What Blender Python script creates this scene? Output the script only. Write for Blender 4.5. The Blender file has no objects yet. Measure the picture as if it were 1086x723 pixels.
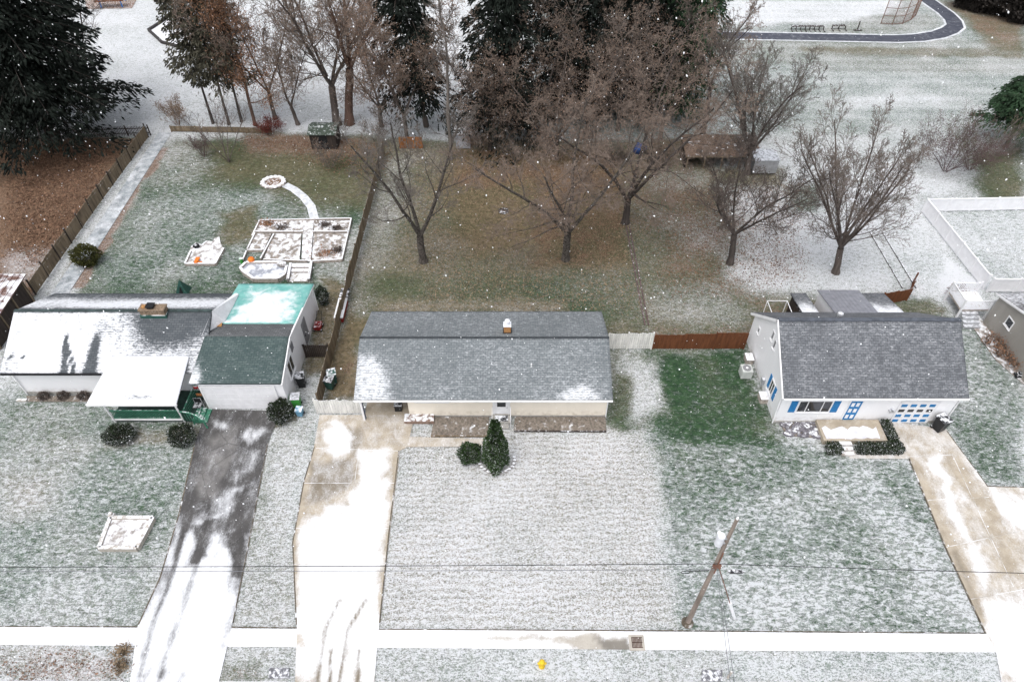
import bpy, math, random
import numpy as np
from mathutils import Vector, Matrix

# ------------------------------------------------------------------ camera, sky, sun, exposure
scene = bpy.context.scene
COL = scene.collection
PITCH = math.radians(46.0); CAM_H = 38.0; FOC = 740.0; PW, PH = 1086.0, 723.0
cam_d = bpy.data.cameras.new('camera'); cam = bpy.data.objects.new('camera', cam_d); COL.objects.link(cam)
cam.location = (0, 0, CAM_H); cam.rotation_euler = (math.pi/2 - PITCH, 0, 0)
cam_d.sensor_fit = 'HORIZONTAL'; cam_d.sensor_width = 36.0; cam_d.lens = 36.0*FOC/PW
cam_d.clip_start = 0.1; cam_d.clip_end = 2000
scene.camera = cam

SUN_EL, SUN_AZ = math.radians(66), math.radians(212)      # high, behind the camera, veiled by cloud
w = bpy.data.worlds.new('World'); scene.world = w; w.use_nodes = True
nt = w.node_tree; bg = nt.nodes['Background']
sky = nt.nodes.new('ShaderNodeTexSky'); sky.sky_type = 'NISHITA'; sky.sun_disc = False
sky.sun_elevation = SUN_EL; sky.sun_rotation = SUN_AZ; sky.dust_density = 4.0; sky.air_density = 1.0; sky.ozone_density = 1.0
hs = nt.nodes.new('ShaderNodeHueSaturation'); hs.inputs['Saturation'].default_value = 0.26
nt.links.new(sky.outputs['Color'], hs.inputs['Color']); nt.links.new(hs.outputs['Color'], bg.inputs['Color'])
bg.inputs['Strength'].default_value = 0.15
sl = bpy.data.lights.new('sun', 'SUN'); sl.energy = 0.5; sl.angle = math.radians(40); sl.color = (1.0, 0.97, 0.94)
so = bpy.data.objects.new('sun', sl); COL.objects.link(so)
sd = Vector((math.sin(SUN_AZ)*math.cos(SUN_EL), math.cos(SUN_AZ)*math.cos(SUN_EL), math.sin(SUN_EL)))
so.rotation_euler = sd.to_track_quat('Z', 'Y').to_euler(); so.location = (0, 0, 60)
vs = scene.view_settings
vs.view_transform = 'Standard'; vs.look = 'None'; vs.gamma = 1.0; vs.use_curve_mapping = False
vs.exposure = 0.74

# ------------------------------------------------------------------ survey helpers (photo pixel -> place on the land)
SN, CS = math.sin(PITCH), math.cos(PITCH)
def G(px, py, z=0.0):
    u = (px-PW/2)/FOC; v = (PH/2-py)/FOC; t = (CAM_H-z)/(SN-v*CS)
    return Vector((u*t, t*(CS+v*SN), z))
def AtY(px, py, Y):
    u = (px-PW/2)/FOC; v = (PH/2-py)/FOC; t = Y/(CS+v*SN)
    return Vector((u*t, Y, CAM_H-t*(SN-v*CS)))
def Gp(pts, z=0.0): return [G(x, y, z) for x, y in pts]

# ------------------------------------------------------------------ numpy noise
def _hash(ix, iy, s):
    h = (ix.astype(np.int64)*374761393 + iy.astype(np.int64)*668265263 + s*1442695041) & 0x7fffffff
    h = ((h ^ (h >> 13))*1274126177) & 0x7fffffff
    h = h ^ (h >> 16)
    return (h & 0xffff)/65535.0
def vnoise(x, y, s=0):
    x = np.asarray(x, float); y = np.asarray(y, float)
    ix = np.floor(x); iy = np.floor(y); fx = x-ix; fy = y-iy
    fx = fx*fx*(3-2*fx); fy = fy*fy*(3-2*fy)
    a = _hash(ix, iy, s); b = _hash(ix+1, iy, s); c = _hash(ix, iy+1, s); d = _hash(ix+1, iy+1, s)
    return (a*(1-fx)+b*fx)*(1-fy)+(c*(1-fx)+d*fx)*fy
def fbm(x, y, s=0, o=4):
    t = 0; a = .5; n = 0
    for i in range(o):
        t = t+a*vnoise(x*2**i, y*2**i, s+i*17); n += a; a *= .5
    return t/n
def sstep(a, b, x):
    t = np.clip((np.asarray(x, float)-a)/(b-a), 0, 1); return t*t*(3-2*t)
def poly_sdf(X, Y, pts):
    # positive inside, metres
    X = np.asarray(X, float); Y = np.asarray(Y, float)
    d = np.full(X.shape, 1e18); ins = np.zeros(X.shape, bool); n = len(pts)
    for i in range(n):
        ax, ay = pts[i][0], pts[i][1]; bx_, by_ = pts[(i+1) % n][0], pts[(i+1) % n][1]
        ex, ey = bx_-ax, by_-ay; wx, wy = X-ax, Y-ay
        t = np.clip((wx*ex+wy*ey)/(ex*ex+ey*ey+1e-12), 0, 1)
        d = np.minimum(d, (wx-ex*t)**2+(wy-ey*t)**2)
        c = ((ay > Y) != (by_ > Y)) & (X < (bx_-ax)*(Y-ay)/((by_-ay) if by_ != ay else 1e-12)+ax)
        ins ^= c
    d = np.sqrt(d); return np.where(ins, d, -d)

# ------------------------------------------------------------------ tagging, hierarchy
ORG = {}
def tag(o, label=None, cat=None, group=None, kind=None):
    if label: o['label'] = label
    if cat: o['category'] = cat
    if group: o['group'] = group
    if kind: o['kind'] = kind
    return o
def thing(name, loc, label, cat, group=None):
    o = bpy.data.objects.new(name, None); COL.objects.link(o); o.location = loc
    o.empty_display_size = 0.3
    ORG[o.name] = Vector(loc); return tag(o, label, cat, group)
def link(name, me, mats, parent=None, loc=None):
    for m in (mats if isinstance(mats, (list, tuple)) else [mats]): me.materials.append(m)
    o = bpy.data.objects.new(name, me); COL.objects.link(o)
    if parent is not None:
        o.parent = parent; ORG[o.name] = ORG[parent.name]
    else:
        ORG[o.name] = Vector(loc or (0, 0, 0)); o.location = ORG[o.name]
    return o
def children_of(o): return [c for c in bpy.data.objects if c.parent == o]
def dup(root, loc, rotz=0.0, scale=1.0, label=None, group=None):
    def cp(o, par):
        c = o.copy(); COL.objects.link(c)
        if par is not None: c.parent = par
        for ch in children_of(o): cp(ch, c)
        return c
    r = cp(root, None); r.location = loc; r.rotation_euler = (0, 0, rotz); r.scale = (scale,)*3
    if label: r['label'] = label
    if group: r['group'] = group
    return r

class MB:
    """collects shapes in world metres; build() links them as ONE mesh object"""
    def __init__(s): s.v = []; s.f = []; s.m = []
    def add(s, vs, fs, m=0):
        n = len(s.v); s.v += [tuple(p) for p in vs]; s.f += [tuple(i+n for i in f) for f in fs]; s.m += [m]*len(fs); return s
    def hexa(s, b, t, m=0):
        return s.add(list(b)+list(t), [(3, 2, 1, 0), (4, 5, 6, 7), (0, 1, 5, 4), (1, 2, 6, 5), (2, 3, 7, 6), (3, 0, 4, 7)], m)
    def box(s, x0, x1, y0, y1, z0, z1, m=0):
        return s.hexa([(x0, y0, z0), (x1, y0, z0), (x1, y1, z0), (x0, y1, z0)], [(x0, y0, z1), (x1, y0, z1), (x1, y1, z1), (x0, y1, z1)], m)
    def bar(s, p0, p1, wd, h, m=0):
        """box beam from p0 to p1 (bottom line), width wd, height h"""
        p0 = Vector(p0); p1 = Vector(p1); d = (p1-p0); d.z = 0
        if d.length < 1e-6: d = Vector((1, 0, 0))
        d.normalize(); n = Vector((-d.y, d.x, 0))*wd/2; up = Vector((0, 0, h))
        b = [p0-n, p1-n, p1+n, p0+n]
        return s.hexa(b, [q+up for q in b], m)
    def prism(s, pts, z0, z1, m=0):
        n = len(pts)
        a = sum(pts[i][0]*pts[(i+1) % n][1]-pts[(i+1) % n][0]*pts[i][1] for i in range(n))
        if a < 0: pts = pts[::-1]
        vs = [(p[0], p[1], z0) for p in pts]+[(p[0], p[1], z1) for p in pts]
        fs = [tuple(range(n))[::-1], tuple(range(n, 2*n))]+[(i, (i+1) % n, n+(i+1) % n, n+i) for i in range(n)]
        return s.add(vs, fs, m)
    def slab(s, q, th, m=0):
        """four corners of the top face (counter-clockwise from above), thickness th downwards"""
        q = [Vector(p) for p in q]; n = (q[1]-q[0]).cross(q[3]-q[0]).normalized()
        return s.hexa([p-n*th for p in q], q, m)
    def tube(s, p0, p1, r0, r1=None, n=8, m=0, caps=True):
        r1 = r0 if r1 is None else r1; p0 = Vector(p0); p1 = Vector(p1); d = (p1-p0).normalized()
        a = d.orthogonal().normalized(); b = d.cross(a)
        vs = []
        for p, r in ((p0, r0), (p1, r1)):
            vs += [p+(a*math.cos(2*math.pi*i/n)+b*math.sin(2*math.pi*i/n))*r for i in range(n)]
        fs = [(i, (i+1) % n, n+(i+1) % n, n+i) for i in range(n)]
        if caps: fs += [tuple(range(n))[::-1], tuple(range(n, 2*n))]
        return s.add(vs, fs, m)
    def path(s, pts, r, n=6, m=0):
        for a, b in zip(pts[:-1], pts[1:]): s.tube(a, b, r, r, n, m)
        return s
    def lathe(s, c, prof, n=16, m=0):
        vs = []
        for r, z in prof:
            vs += [(c[0]+r*math.cos(2*math.pi*i/n), c[1]+r*math.sin(2*math.pi*i/n), c[2]+z) for i in range(n)]
        fs = []
        for k in range(len(prof)-1):
            fs += [(k*n+i, k*n+(i+1) % n, (k+1)*n+(i+1) % n, (k+1)*n+i) for i in range(n)]
        fs += [tuple(range(n))[::-1], tuple(range((len(prof)-1)*n, len(prof)*n))]
        return s.add(vs, fs, m)
    def blob(s, c, rx, ry, rz, seed=0, amp=.12, n=10, k=7, m=0):
        rg = random.Random(seed); vs = [(c[0], c[1], c[2]-rz)]; fs = []
        for j in range(1, k):
            th = math.pi*j/k
            for i in range(n):
                ph = 2*math.pi*i/n; q = 1+rg.uniform(-amp, amp)
                vs.append((c[0]+rx*q*math.sin(th)*math.cos(ph), c[1]+ry*q*math.sin(th)*math.sin(ph), c[2]-rz*q*math.cos(th)))
        vs.append((c[0], c[1], c[2]+rz)); L = len(vs)-1
        for i in range(n):
            fs.append((0, 1+(i+1) % n, 1+i)); fs.append((L, 1+(k-2)*n+i, 1+(k-2)*n+(i+1) % n))
        for j in range(k-2):
            for i in range(n): fs.append((1+j*n+i, 1+j*n+(i+1) % n, 1+(j+1)*n+(i+1) % n, 1+(j+1)*n+i))
        return s.add(vs, fs, m)
    def build(s, name, mats, parent=None, loc=None, bevel=0, smooth=False):
        o_ = ORG[parent.name] if parent is not None else Vector(loc or (0, 0, 0))
        me = bpy.data.meshes.new(name)
        me.from_pydata([(p[0]-o_.x, p[1]-o_.y, p[2]-o_.z) for p in s.v], [], s.f)
        me.polygons.foreach_set('material_index', s.m)
        if smooth: me.polygons.foreach_set('use_smooth', [True]*len(s.f))
        me.update()
        o = link(name, me, mats, parent, loc)
        if bevel:
            b = o.modifiers.new('bevel', 'BEVEL'); b.width = bevel; b.segments = 2; b.limit_method = 'ANGLE'
        return o

def npmesh(name, V, F, mats, parent=None, loc=None, attrs=None, uv=None, smooth=False):
    """V (n,3) world coordinates, F (m,k) indices"""
    o_ = ORG[parent.name] if parent is not None else Vector(loc or (0, 0, 0))
    V = np.asarray(V, np.float32)-np.array(o_, np.float32); F = np.asarray(F, np.int32); k = F.shape[1]
    me = bpy.data.meshes.new(name)
    me.vertices.add(len(V)); me.vertices.foreach_set('co', V.ravel())
    me.loops.add(F.size); me.loops.foreach_set('vertex_index', F.ravel())
    me.polygons.add(len(F)); me.polygons.foreach_set('loop_start', np.arange(0, F.size, k, dtype=np.int32))
    if smooth: me.polygons.foreach_set('use_smooth', np.ones(len(F), bool))
    me.update(calc_edges=True)
    for an, av in (attrs or {}).items():
        a = me.attributes.new(an, 'FLOAT', 'POINT'); a.data.foreach_set('value', np.asarray(av, np.float32))
    if uv is not None:
        l = me.uv_layers.new(name='uv'); l.data.foreach_set('uv', np.asarray(uv, np.float32)[F.ravel()].ravel())
    return link(name, me, mats, parent, loc)

# ------------------------------------------------------------------ materials
class NT:
    def __init__(s, name):
        s.m = bpy.data.materials.new(name); s.m.use_nodes = True; s.t = s.m.node_tree
        s.p = s.t.nodes['Principled BSDF']; s.p.inputs['Specular IOR Level'].default_value = 0.25
    def n(s, typ, **kw):
        nd = s.t.nodes.new(typ)
        for k, v in kw.items(): setattr(nd, k, v)
        return nd
    def l(s, a, b): s.t.links.new(a, b)
    def val(s, node, **kw):
        for k, v in kw.items(): node.inputs[k.replace('_', ' ')].default_value = v
        return node
    def setin(s, sock, x):
        if hasattr(x, 'is_linked') or isinstance(x, bpy.types.NodeSocket): s.l(x, sock)
        else:
            if isinstance(x, (tuple, list)) and len(x) == 3 and sock.type == 'RGBA': x = (*x, 1)
            sock.default_value = x
    def math(s, op, a, b=0.0, c=0.0, clamp=False):
        nd = s.n('ShaderNodeMath', operation=op, use_clamp=clamp)
        s.setin(nd.inputs[0], a); s.setin(nd.inputs[1], b)
        if op in ('MULTIPLY_ADD', 'SMOOTH_MIN'): s.setin(nd.inputs[2], c)
        return nd.outputs[0]
    def mix(s, f, a, b):
        nd = s.n('ShaderNodeMix', data_type='RGBA'); s.setin(nd.inputs[0], f); s.setin(nd.inputs[6], a); s.setin(nd.inputs[7], b)
        return nd.outputs[2]
    def ramp(s, f, a, b, lo=0.0, hi=1.0):
        nd = s.n('ShaderNodeMapRange', interpolation_type='SMOOTHSTEP'); s.setin(nd.inputs[0], f); s.setin(nd.inputs[1], a); s.setin(nd.inputs[2], b)
        nd.inputs[3].default_value = lo; nd.inputs[4].default_value = hi
        return nd.outputs[0]
    def noise(s, vec, scale, detail=4, rough=.55, dist=0.0):
        nd = s.n('ShaderNodeTexNoise'); s.l(vec, nd.inputs['Vector'])
        s.val(nd, Scale=scale, Detail=detail, Roughness=rough, Distortion=dist); return nd.outputs['Fac']
    def obj(s): return s.n('ShaderNodeTexCoord').outputs['Object']
    def uv(s): return s.n('ShaderNodeTexCoord').outputs['UV']
    def attr(s, name): return s.n('ShaderNodeAttribute', attribute_name=name).outputs['Fac']
    def mapping(s, vec, scale):
        nd = s.n('ShaderNodeMapping'); s.l(vec, nd.inputs['Vector']); nd.inputs['Scale'].default_value = scale; return nd.outputs[0]
    def sep(s, vec):
        nd = s.n('ShaderNodeSeparateXYZ'); s.l(vec, nd.inputs[0]); return nd.outputs
    def bump(s, h, strength=.5, dist=.02):
        nd = s.n('ShaderNodeBump'); s.l(h, nd.inputs['Height']); s.val(nd, Strength=strength, Distance=dist); s.l(nd.outputs[0], s.p.inputs['Normal'])
    def out(s, col, rough=.85, metal=0.0):
        s.setin(s.p.inputs['Base Color'], col); s.setin(s.p.inputs['Roughness'], rough); s.p.inputs['Metallic'].default_value = metal
        return s.m
SNOW = (0.78, 0.795, 0.83)

def plain(name, col, rough=.7, var=.22, scale=2.5, metal=0.0, snow=0.0, sscale=4.0, streak=False):
    """varied colour; snow > 0 leaves snow lying on the upward faces"""
    k = NT(name); o = k.obj()
    v = k.mapping(o, (1, 1, .15)) if streak else o
    f = k.noise(v, scale, 5, .6); g = k.noise(o, scale*9, 2)
    f = k.math('ADD', k.math('MULTIPLY', f, .7), k.math('MULTIPLY', g, .3))
    lo = tuple(max(0, c*(1-var*1.6)) for c in col); hi = tuple(min(1, c*(1+var)) for c in col)
    c = k.mix(k.ramp(f, .3, .7), lo, hi)
    if snow > 0:
        nz = k.sep(k.n('ShaderNodeNewGeometry').outputs['Normal'])[2]
        n2 = k.noise(o, sscale, 4, .6)
        mk = k.math('MULTIPLY', k.ramp(nz, .45, .85), k.ramp(n2, .58-.5*snow, .78-.5*snow))
        c = k.mix(mk, c, SNOW)
    return k.out(c, rough, metal)

def siding(name, col, step=.13, dirt=.12):
    k = NT(name); o = k.obj(); z = k.sep(o)[2]
    s = k.math('FRACT', k.math('DIVIDE', z, step))
    line = k.ramp(s, .0, .14)
    f = k.noise(k.mapping(o, (1, 1, .3)), 1.3, 5, .6)
    low = k.ramp(z, .15, .9)                                   # splashed dirt by the ground
    c = k.mix(k.ramp(f, .35, .75), tuple(x*(1-dirt) for x in col), col)
    c = k.mix(k.math('MULTIPLY', k.math('SUBTRACT', 1.0, low), k.ramp(k.noise(o, 3, 4), .4, .7)), c, tuple(x*.72 for x in (col[0], col[1]*.97, col[2]*.92)))
    c = k.mix(k.math('MULTIPLY', k.math('SUBTRACT', 1.0, line), .3), c, tuple(x*.5 for x in col))
    k.bump(s, .5, .015)
    return k.out(c, .55)

def shingle(name, c0, c1, snow_lo=.36, course=.17, wdt=.33, w_=.07):
    """shingle courses in the roof's own uv (metres) with snow lying where the 'snow' attribute says"""
    k = NT(name); uv = k.uv()
    br = k.n('ShaderNodeTexBrick', offset=.5); k.l(uv, br.inputs['Vector'])
    k.val(br, Scale=1.0, Mortar_Size=.012, Mortar_Smooth=.1, Bias=0.0, Brick_Width=wdt, Row_Height=course)
    br.inputs['Color1'].default_value = (*c0, 1); br.inputs['Color2'].default_value = (*c1, 1)
    br.inputs['Mortar'].default_value = (*[x*.45 for x in c0], 1)
    big = k.noise(uv, .55, 5, .6)
    c = k.mix(k.ramp(big, .3, .7), br.outputs['Color'], k.mix(.5, br.outputs['Color'], tuple(x*.75 for x in c0)))
    nv = k.math('ADD', k.math('MULTIPLY', k.noise(k.mapping(uv, (1.6, 3.2, 1)), 1.6, 5, .65, .3), .55), k.math('MULTIPLY', k.noise(k.mapping(uv, (1, 1.6, 1)), 6.5, 3, .6), .45))
    fr = k.math('FRACT', k.math('DIVIDE', k.sep(uv)[1], course))
    edge = k.math('MULTIPLY', k.ramp(fr, .25, .95), .06)
    sn = k.attr('snow')
    thr = k.math('SUBTRACT', .78, k.math('MULTIPLY', sn, .58))
    mk = k.math('MULTIPLY', k.ramp(k.math('SUBTRACT', k.math('ADD', nv, edge), thr), -w_*1.9, w_*1.9), k.ramp(sn, .1, .7, .50, .97))
    mk = k.math('MULTIPLY', mk, k.ramp(k.math('ADD', fr, k.math('MULTIPLY', k.math('SUBTRACT', k.noise(uv, 2.5, 3), .5), .5)), .0, .35, .80, 1.0))
    c = k.mix(mk, c, SNOW)
    k.bump(k.math('ADD', fr, k.math('MULTIPLY', mk, .5)), .45, .012)
    return k.out(c, .9)

def lawn_mat():
    k = NT('lawn_and_snow'); o = k.obj()
    sn, br, lf, tu, rw = k.attr('snow'), k.attr('brown'), k.attr('leaf'), k.attr('tuft'), k.attr('rows')
    warp = k.noise(o, .9, 3)
    rot = k.n('ShaderNodeMapping'); k.l(o, rot.inputs['Vector']); rot.inputs['Rotation'].default_value = (0, 0, .5); rot.inputs['Scale'].default_value = (1.0, 2.0, 1)
    n1 = k.noise(rot.outputs[0], 2.3, 4, .62, .8)                # clumps of longer grass
    n2 = k.noise(k.mapping(o, (1, 1.5, 1)), 8.0, 4, .68, .4); n3 = k.noise(o, 21, 2, .65)
    w1 = k.math('MULTIPLY_ADD', tu, .44, .04); w2 = k.math('SUBTRACT', .96, w1)
    nf = k.math('ADD', k.math('MULTIPLY', n2, .55), k.math('MULTIPLY', n3, .45))
    n = k.math('ADD', k.math('MULTIPLY', n1, w1), k.math('MULTIPLY', nf, w2))
    sy = k.sep(o)[1]
    row = k.math('SINE', k.math('ADD', k.math('MULTIPLY', sy, 15.5), k.math('MULTIPLY', warp, 16.0)))
    n = k.math('ADD', n, k.math('MULTIPLY', k.math('MULTIPLY', row, rw), .034))
    n = k.math('ADD', n, .02)
    g0 = k.mix(k.ramp(k.noise(o, 2.1, 4, .6), .33, .68), (.013, .047, .018), (.038, .100, .036))
    b0 = k.mix(k.ramp(k.noise(o, 2.6, 4, .6), .35, .66), (.130, .100, .054), (.255, .198, .118))
    l0 = k.mix(k.ramp(k.noise(o, 11, 3, .6), .38, .62), (.105, .060, .038), (.31, .195, .125))
    grain = k.ramp(n3, .3, .7)
    c = k.mix(k.math('ADD', br, k.math('MULTIPLY', k.math('SUBTRACT', n2, .5), .9), clamp=True), g0, b0)
    lm = k.ramp(k.math('SUBTRACT', k.math('ADD', k.math('MULTIPLY', k.noise(o, 7.3, 5, .7), .8), k.math('MULTIPLY', warp, .2)), k.math('SUBTRACT', .82, k.math('MULTIPLY', lf, .64))), -.05, .05)
    c = k.mix(lm, c, l0)
    c = k.mix(k.math('MULTIPLY', grain, .40), c, k.mix(br, (.005, .012, .006), (.045, .036, .022)))
    thr = k.math('SUBTRACT', .685, k.math('MULTIPLY', sn, .345))
    dn = k.math('SUBTRACT', n, thr)
    thin = k.math('MULTIPLY', k.ramp(dn, -.105, -.02), k.ramp(sn, .05, .70, .10, .36))      # thin frost on the blades
    full = k.math('MULTIPLY', k.ramp(dn, -.04, .06), k.ramp(sn, .0, 1.0, .60, .90))       # snow lying on the clumps
    mk = k.math('MAXIMUM', thin, full)
    mk = k.math('MAXIMUM', mk, k.math('MULTIPLY', k.math('MULTIPLY', sn, sn), .22))
    c = k.mix(mk, c, SNOW)
    k.bump(k.math('ADD', k.math('MULTIPLY', n1, k.math('MULTIPLY', tu, .8)), nf), 1.0, .13)
    return k.out(c, .95)

def pave_mat(name, c0, c1, joint=None, crack=0.0, stretch=1.0, soft=.22):
    """concrete or asphalt; the 'snow' attribute lays snow on it, 'wet' darkens the melted part"""
    k = NT(name); o = k.obj()
    f = k.noise(o, 1.1, 6, .62); g = k.noise(o, 14, 3)
    c = k.mix(k.ramp(k.math('ADD', k.math('MULTIPLY', f, .75), k.math('MULTIPLY', g, .25)), .34, .66), c0, c1)
    c = k.mix(k.math('MULTIPLY', k.attr('wet'), .72), c, tuple(x*.33 for x in c0))
    if crack:
        vo = k.n('ShaderNodeTexVoronoi', feature='DISTANCE_TO_EDGE'); k.l(k.mapping(o, (1, 1, 1)), vo.inputs['Vector']); k.val(vo, Scale=.35)
        c = k.mix(k.math('MULTIPLY', k.math('SUBTRACT', 1.0, k.ramp(vo.outputs['Distance'], .0, .018)), crack), c, tuple(x*.3 for x in c0))
    sn = k.attr('snow')
    nv = k.math('ADD', k.math('MULTIPLY', k.noise(k.mapping(o, (1, stretch, 1)), 1.7, 6, .66, .4), .62), k.math('MULTIPLY', k.noise(k.mapping(o, (1, .3+.7*stretch, 1)), 13, 4, .65), .38))
    mk = k.ramp(k.math('SUBTRACT', nv, k.math('SUBTRACT', .74, k.math('MULTIPLY', sn, .50))), -soft, soft)
    c = k.mix(k.math('MULTIPLY', mk, k.ramp(k.noise(k.mapping(o, (1, stretch, 1)), 3.3, 6, .7), .25, .6, .74, .94)), c, SNOW)
    k.bump(k.math('ADD', k.math('MULTIPLY', mk, .6), k.math('MULTIPLY', g, .3)), .3, .02)
    return k.out(c, .8)

M = {}
M['white_siding'] = siding('white_siding', (.88, .88, .90), dirt=.03)
M['cream_siding'] = siding('cream_siding', (.89, .82, .71), .2, .06)
M['taupe_siding'] = siding('taupe_siding', (.36, .34, .31), .15)
M['white'] = plain('white_paint', (.80, .80, .81), .5, .06, 2)
M['white_old'] = plain('weathered_white_paint', (.70, .69, .66), .75, .18, 5, streak=True, snow=.5)
M['vinyl'] = plain('white_vinyl', (.80, .80, .82), .4, .05, 2)
M['blue'] = plain('blue_paint', (.025, .185, .43), .5, .12)
M['green_paint'] = plain('green_paint', (.055, .20, .13), .55, .22, 3, snow=.25)
M['dark_green'] = plain('dark_green_plastic', (.03, .085, .07), .45, .15, snow=.35)
M['lime'] = plain('lime_plastic', (.07, .36, .07), .45, .15, snow=.5)
M['bin_blue'] = plain('blue_plastic', (.15, .32, .45), .45, .15, snow=.4)
M['black'] = plain('black_plastic', (.018, .019, .021), .4, .2, snow=.35)
M['black_metal'] = plain('black_metal', (.02, .02, .022), .45, .2, metal=.3)
M['glass'] = plain('dark_window_glass', (.02, .024, .03), .08, .25, 1.0); M['glass'].node_tree.nodes['Principled BSDF'].inputs['Specular IOR Level'].default_value = .6
M['garage_door'] = plain('white_garage_door', (.77, .77, .79), .5, .05)
M['grey_metal'] = plain('grey_metal', (.42, .43, .45), .45, .15, metal=.4, snow=.4)
M['found'] = plain('concrete_block', (.34, .33, .31), .9, .2, 4)
M['brick'] = plain('tan_brick', (.23, .17, .12), .85, .35, 8)
M['orange_brick'] = plain('orange_brick', (.42, .22, .09), .85, .25, 9)
M['wood'] = plain('weathered_wood', (.20, .155, .105), .85, .35, 4, snow=.15, streak=True)
M['wood_dark'] = plain('dark_stained_wood', (.045, .035, .03), .8, .3, 4, snow=.2, streak=True)
M['wood_brown'] = plain('brown_stained_wood', (.135, .05, .022), .75, .22, 5, snow=.10, streak=True)
M['wood_orange'] = plain('orange_wood', (.25, .10, .035), .8, .3, 4, streak=True)
M['wood_snow'] = plain('snowy_timber', (.42, .37, .33), .85, .3, 5, snow=.60)
M['wood_pale'] = plain('pale_timber', (.43, .395, .35), .85, .2, 5, snow=.4)
M['brown_metal'] = plain('brown_metal_roof', (.15, .085, .07), .5, .2, 2, snow=.38, sscale=1.2)
M['pole'] = plain('utility_pole_wood', (.25, .205, .175), .9, .3, 3, streak=True)
M['rust'] = plain('rusty_metal', (.19, .095, .065), .7, .25)
M['wire'] = plain('cable_rubber', (.02, .02, .022), .6, .1)
M['wire_grey'] = plain('aluminium_cable', (.16, .165, .18), .5, .1)
M['yellow'] = plain('yellow_paint', (.72, .50, .03), .5, .12)
M['orange'] = plain('orange_plastic', (.75, .20, .03), .5, .1)
M['red'] = plain('dark_red_paint', (.22, .015, .015), .5, .2, snow=.25)
M['play_blue'] = plain('blue_play_pipe', (.04, .18, .50), .45, .15)
M['tarp'] = plain('blue_tarp', (.03, .07, .22), .6, .25)
M['screen'] = plain('grey_screen', (.22, .22, .23), .7, .15)
M['stone'] = plain('stacked_stone', (.26, .24, .23), .9, .3, 7, snow=.55, sscale=6)
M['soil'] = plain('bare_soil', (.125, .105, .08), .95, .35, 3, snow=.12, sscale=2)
M['mulch'] = plain('bark_mulch', (.20, .172, .145), .95, .35, 7, snow=.03, sscale=2.2)
M['brown_leaf_roof'] = plain('leaf_covered_roof', (.15, .105, .080), .95, .35, 5, snow=.04, sscale=2)
M['snowflake'] = NT('snowflake').out((.92, .93, .95), .9)
M['snow'] = plain('lying_snow', SNOW, .9, .04, 3)
M['ice'] = plain('frozen_pond_ice', (.36, .38, .43), .25, .2, 3, snow=.3, sscale=1.4)
M['bark'] = plain('grey_brown_bark', (.120, .099, .088), .95, .35, 3, streak=True)
M['bark_grey'] = plain('pale_grey_bark', (.17, .15, .135), .95, .3, 3, streak=True)
M['bark_dark'] = plain('dark_bark', (.072, .060, .054), .95, .35, 3, streak=True)
M['bark_red'] = plain('reddish_bark', (.14, .088, .068), .95, .3, 3, streak=True)
M['bark_old'] = plain('furrowed_grey_bark', (.092, .080, .070), .95, .55, 6, snow=0)
M['twig'] = plain('bare_twigs', (.185, .152, .132), .95, .3, 1.5)
M['twig_grey'] = plain('grey_twigs', (.16, .14, .125), .95, .3, 1.5)
M['twig_brown'] = plain('brown_twigs', (.220, .172, .142), .95, .3, 1.5)
M['twig_dark'] = plain('dark_twigs', (.125, .102, .090), .95, .3, 1.5)
M['twig_tan'] = plain('tan_twigs', (.24, .165, .115), .95, .3, 1.5)
M['twig_purple'] = plain('purple_twigs', (.125, .080, .080), .95, .3, 1.5)
M['leaf_brown'] = plain('clinging_brown_leaves', (.270, .182, .135), .9, .45, 2.2)
M['leaf_orange'] = plain('orange_brown_leaves', (.30, .165, .100), .9, .4, 2.2)
M['leaf_litter'] = plain('fallen_leaves', (.235, .14, .092), .95, .5, 3.0)
M['leaf_litter_pale'] = plain('pale_fallen_leaves', (.30, .225, .15), .95, .5, 3.0)
M['needle'] = plain('dark_needles', (.009, .014, .010), .8, .5, 1.1)
M['needle_green'] = plain('green_needles', (.034, .070, .034), .8, .45, 1.1)
M['needle_olive'] = plain('olive_brown_needles', (.080, .076, .054), .9, .4, 1.1)
M['hedge'] = plain('yew_foliage', (.028, .042, .020), .85, .5, 4, snow=.20, sscale=14)
M['arbor'] = plain('arborvitae_foliage', (.032, .064, .018), .85, .5, 4, snow=.12, sscale=14)
M['thicket'] = plain('dark_thicket_foliage', (.040, .034, .030), .9, .5, 1.2)
M['boxwood'] = plain('olive_bush_foliage', (.070, .072, .022), .85, .45, 4)
M['red_shrub'] = plain('red_brown_leaves', (.16, .045, .035), .9, .4, 3)

# ------------------------------------------------------------------ THE GROUND
xs = np.concatenate([[-900, -400, -200, -120, -90], np.arange(-76, 76.01, .3), [90, 120, 200, 400, 900]])
ys = [10.0]
while ys[-1] < 112: ys.append(ys[-1]+.2+.0035*(ys[-1]-10))
ys = np.concatenate([[-400, -100, -30, 0, 6], ys, [130, 160, 220, 400, 900, 1500]])
GX, GY = np.meshgrid(xs, ys); gx = GX.ravel(); gy = GY.ravel()
wx = gx+1.6*(fbm(gx*.5, gy*.5, 3)-.5); wy = gy+1.6*(fbm(gx*.5, gy*.5, 9)-.5)       # ragged edges
def zone(px_poly, soft=.8, world=False):
    p = px_poly if world else Gp(px_poly)
    return sstep(-soft, soft, poly_sdf(wx, wy, p))
big = fbm(gx*.09, gy*.09, 21); mid = fbm(gx*.35, gy*.35, 33)
snow = np.full(gx.shape, .62); brown = np.full(gx.shape, .25); leaf = np.zeros(gx.shape)
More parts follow.
